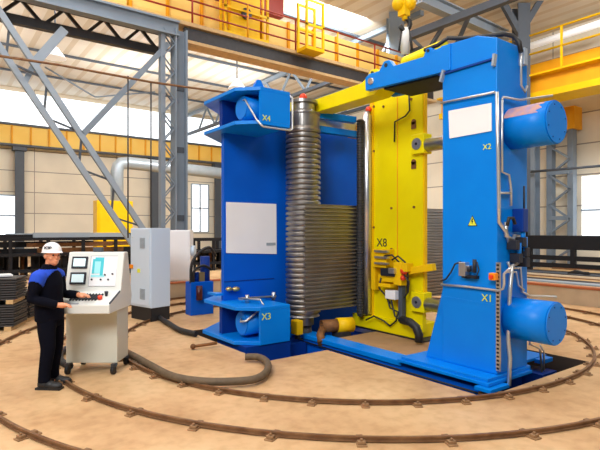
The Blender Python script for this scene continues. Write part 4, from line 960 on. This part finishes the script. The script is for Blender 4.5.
def remeshed(name, b, m, vox):
    o = b.build(name, m, body, local=True)
    r_ = o.modifiers.new('r', 'REMESH'); r_.mode = 'VOXEL'; r_.voxel_size = vox; r_.use_smooth_shade = True
    s_ = o.modifiers.new('s', 'SMOOTH'); s_.factor = .6; s_.iterations = 6
    dg = bpy.context.evaluated_depsgraph_get(); me = bpy.data.meshes.new_from_object(o.evaluated_get(dg))
    o.modifiers.clear(); o.data = me; me.materials.clear(); me.materials.append(m)
    for p_ in me.polygons: p_.use_smooth = True
    return o
b = MB()
ringed(b, [(.80,-.01,0,.155,.185),(.92,-.01,0,.158,.19),(1.08,-.02,0,.15,.183),(1.24,-.025,0,.155,.2),(1.34,-.03,0,.135,.195),(1.40,-.03,0,.105,.15),(1.44,-.02,0,.085,.1),(1.49,-.005,0,.078,.082)])
for s1, el, wr, cu in ((-1, (-.07,-.262,1.09), (.17,-.215,1.03), (.205,-.2,1.02)), (1, (-.01,.272,1.09), (.21,.212,1.09), (.245,.2,1.088))):
    b.tube([(-.03, .15*s1, 1.36), (-.03, .2*s1, 1.345), ((-.03+el[0])/2, (.2*s1+el[1])/2 + .012*s1, 1.22), el, (.5*(el[0]+wr[0]), .5*(el[1]+wr[1]), .5*(el[2]+wr[2])), wr, cu], [.075, .085, .074, .066, .058, .05, .048], 14)
jk = remeshed('jacket', b, M['jacket'], .012)
# royal blue yoke: shell over the jacket shoulders, taken from the jacket surface itself
bmj = bmesh.new(); bmj.from_mesh(jk.data); bmj.normal_update()
def _yoke(c): return 1.225 < c.z < 1.425 and c.x < .075 - (1.42 - c.z) * .25 and c.z > 1.225 + max(0, abs(c.y) - .2) * .8
kill = [f for f in bmj.faces if not _yoke(f.calc_center_median())]
bmesh.ops.delete(bmj, geom=kill, context='FACES')
for v in bmj.verts: v.co += v.normal * .006
ym = bpy.data.meshes.new('yoke'); bmj.to_mesh(ym); bmj.free(); ym.materials.clear(); ym.materials.append(M['royal'])
yo = bpy.data.objects.new('shoulder_yoke', ym); COL.objects.link(yo); yo.parent = jk; yo['label'] = 'royal blue shoulder yoke'
sd = yo.modifiers.new('t', 'SOLIDIFY'); sd.thickness = .006; sd.offset = -1
b = MB()
ringed(b, [(.74,0,0,.115,.165),(.85,0,0,.13,.175),(.95,-.01,0,.125,.165)])
for s1, kx, ax_ in ((-1, .03, -.015), (1, .015, -.03)):
    ringed(b, [(.08, ax_, .105*s1, .075, .065), (.2, ax_ + .005, .105*s1, .072, .064), (.48, kx, .102*s1, .085, .075), (.68, .01, .095*s1, .105, .088), (.84, .0, .085*s1, .12, .09)], 16)
remeshed('trousers', b, M['jacket'], .012)
for s, ax, tx in (('r', -.02, .12), ('l', -.03, .11)):
    y = -.108 if s == 'r' else .108
    b = MB(); b.sphere((ax + .0, y, .06), .075, 14, (1.0, .75, .85)); b.sphere((tx, y * 1.05, .045), .07, 14, (1.35, .75, .65)); b.sphere((ax + .08, y * 1.02, .05), .065, 12, (1.4, .8, .8)); b.box(ax - .08, tx + .085, y - .05, y + .05, .0, .025)
    b.build('shoe', M['black'], body, local=True)
# helmet, hair, eyes
hm = MB()
n1, n2 = 24, 9; rings = []
for j in range(n2 + 1):
    t_ = j / n2 * PI / 2; rr_ = math.cos(t_); zz = math.sin(t_)
    rings.append([hm.bm.verts.new((.122 * rr_ * math.cos(2*PI*k/n1), .106 * rr_ * math.sin(2*PI*k/n1), .055 + .115 * zz)) for k in range(n1)])
for a, b2 in zip(rings, rings[1:]):
    for k in range(n1):
        f = hm.bm.faces.new((a[k], a[(k+1)%n1], b2[(k+1)%n1], b2[k])); f.smooth = True
brim = [hm.bm.verts.new(((.13 + .032 * max(0, math.cos(2*PI*k/n1))**2) * math.cos(2*PI*k/n1), .114 * math.sin(2*PI*k/n1), .042)) for k in range(n1)]
for k in range(n1): hm.bm.faces.new((rings[0][k], rings[0][(k+1)%n1], brim[(k+1)%n1], brim[k]))
bmesh.ops.remove_doubles(hm.bm, verts=hm.bm.verts, dist=1e-5)
bmesh.ops.transform(hm.bm, matrix=HT, verts=hm.bm.verts)
ho = hm.build('hard_hat', M['helmet'], body, local=True)
sd = ho.modifiers.new('t', 'SOLIDIFY'); sd.thickness = .004
ta = math.radians(-58)
tmx = HT @ frame_m((.122 * math.cos(ta) * .955 , .106 * math.sin(ta) * .955, .10), (-math.sin(ta), math.cos(ta), 0), (-.25*math.cos(ta), -.25*math.sin(ta), 1))
text('hat_lettering', 'КЗР', .048, tmx, M['ink'], ho, .006, local=True)
hr_ = MB(); hr_.sphere((-.02, 0, .02), .102, 18, (1.0, .84, .85)); bmesh.ops.delete(hr_.bm, geom=[v for v in hr_.bm.verts if v.co.x > .03], context='VERTS'); bmesh.ops.transform(hr_.bm, matrix=HT, verts=hr_.bm.verts)
hr_.build('hair', M['hair'], body, local=True)
for s in (-1, 1):
    e = MB(); e.sphere((.088, .034 * s, .012), .011, 10); bmesh.ops.transform(e.bm, matrix=HT, verts=e.bm.verts); e.build('eye', M['ink'], body, local=True)

# ================================================================== LIGHT
wd = bpy.data.worlds.new('World'); S.world = wd; wd.use_nodes = True
wd.node_tree.nodes['Background'].inputs[0].default_value = (.95, .98, 1.0, 1); wd.node_tree.nodes['Background'].inputs[1].default_value = .2
def area(name, loc, rot, sx, sy, e, col=(1, .97, .92)):
    l = bpy.data.lights.new(name, 'AREA'); l.shape = 'RECTANGLE'; l.size = sx; l.size_y = sy; l.energy = e; l.color = col
    o = bpy.data.objects.new(name, l); COL.objects.link(o); o.location = loc; o.rotation_euler = rot; return o
for x in (-12, -3, 6):
    for y in (-9, -1, 6):
        area('hall_light', (x, y, 11.9), (0, 0, 0), 3, 3, 360, (.97, .985, 1))
for x in (-10, 0, 9):
    area('wall_fill', (x, 10, 11.6), (math.radians(48), 0, 0), 4, 2, 2000, (.96, .98, 1))  # unseen fill lamps added to brighten the far wall, backs to the camera
area('wall_fill', (10, -2, 11.6), (math.radians(48), 0, math.radians(-75)), 4, 2, 1100, (.96, .98, 1))  # same added fill, aimed at the end wall
for x, y in ((-6, 22), (4, 24), (10, 22), (-14, 24)):
    area('roof_fill', (x, y, 9.0), (PI, 0, 0), 3, 3, 300, (.97, .98, 1))  # added lamps facing up to brighten the roof, unseen from below
area('left_key', (-13, -9, 9.5), (math.radians(52), 0, math.radians(-52)), 6, 4, 1750, (.97, .985, 1))  # unseen key light added high at camera left, below the closed roof
# camera
cam = bpy.data.cameras.new('Camera'); cam.sensor_width = 36; cam.lens = 30.0; cam.shift_y = 5 / 600; cam.clip_end = 200
co = bpy.data.objects.new('Camera', cam); COL.objects.link(co); co.location = (CX, CY, CH); co.rotation_euler = (PI / 2, 0, CAMROT); S.camera = co
vs = S.view_settings; S.display_settings.display_device = 'sRGB'; vs.view_transform = 'Standard'; vs.look = 'None'; vs.gamma = 1; vs.exposure = -0.2; vs.use_curve_mapping = False
S.cycles.use_denoising = True; S.cycles.max_bounces = 6; S.cycles.sample_clamp_indirect = 6
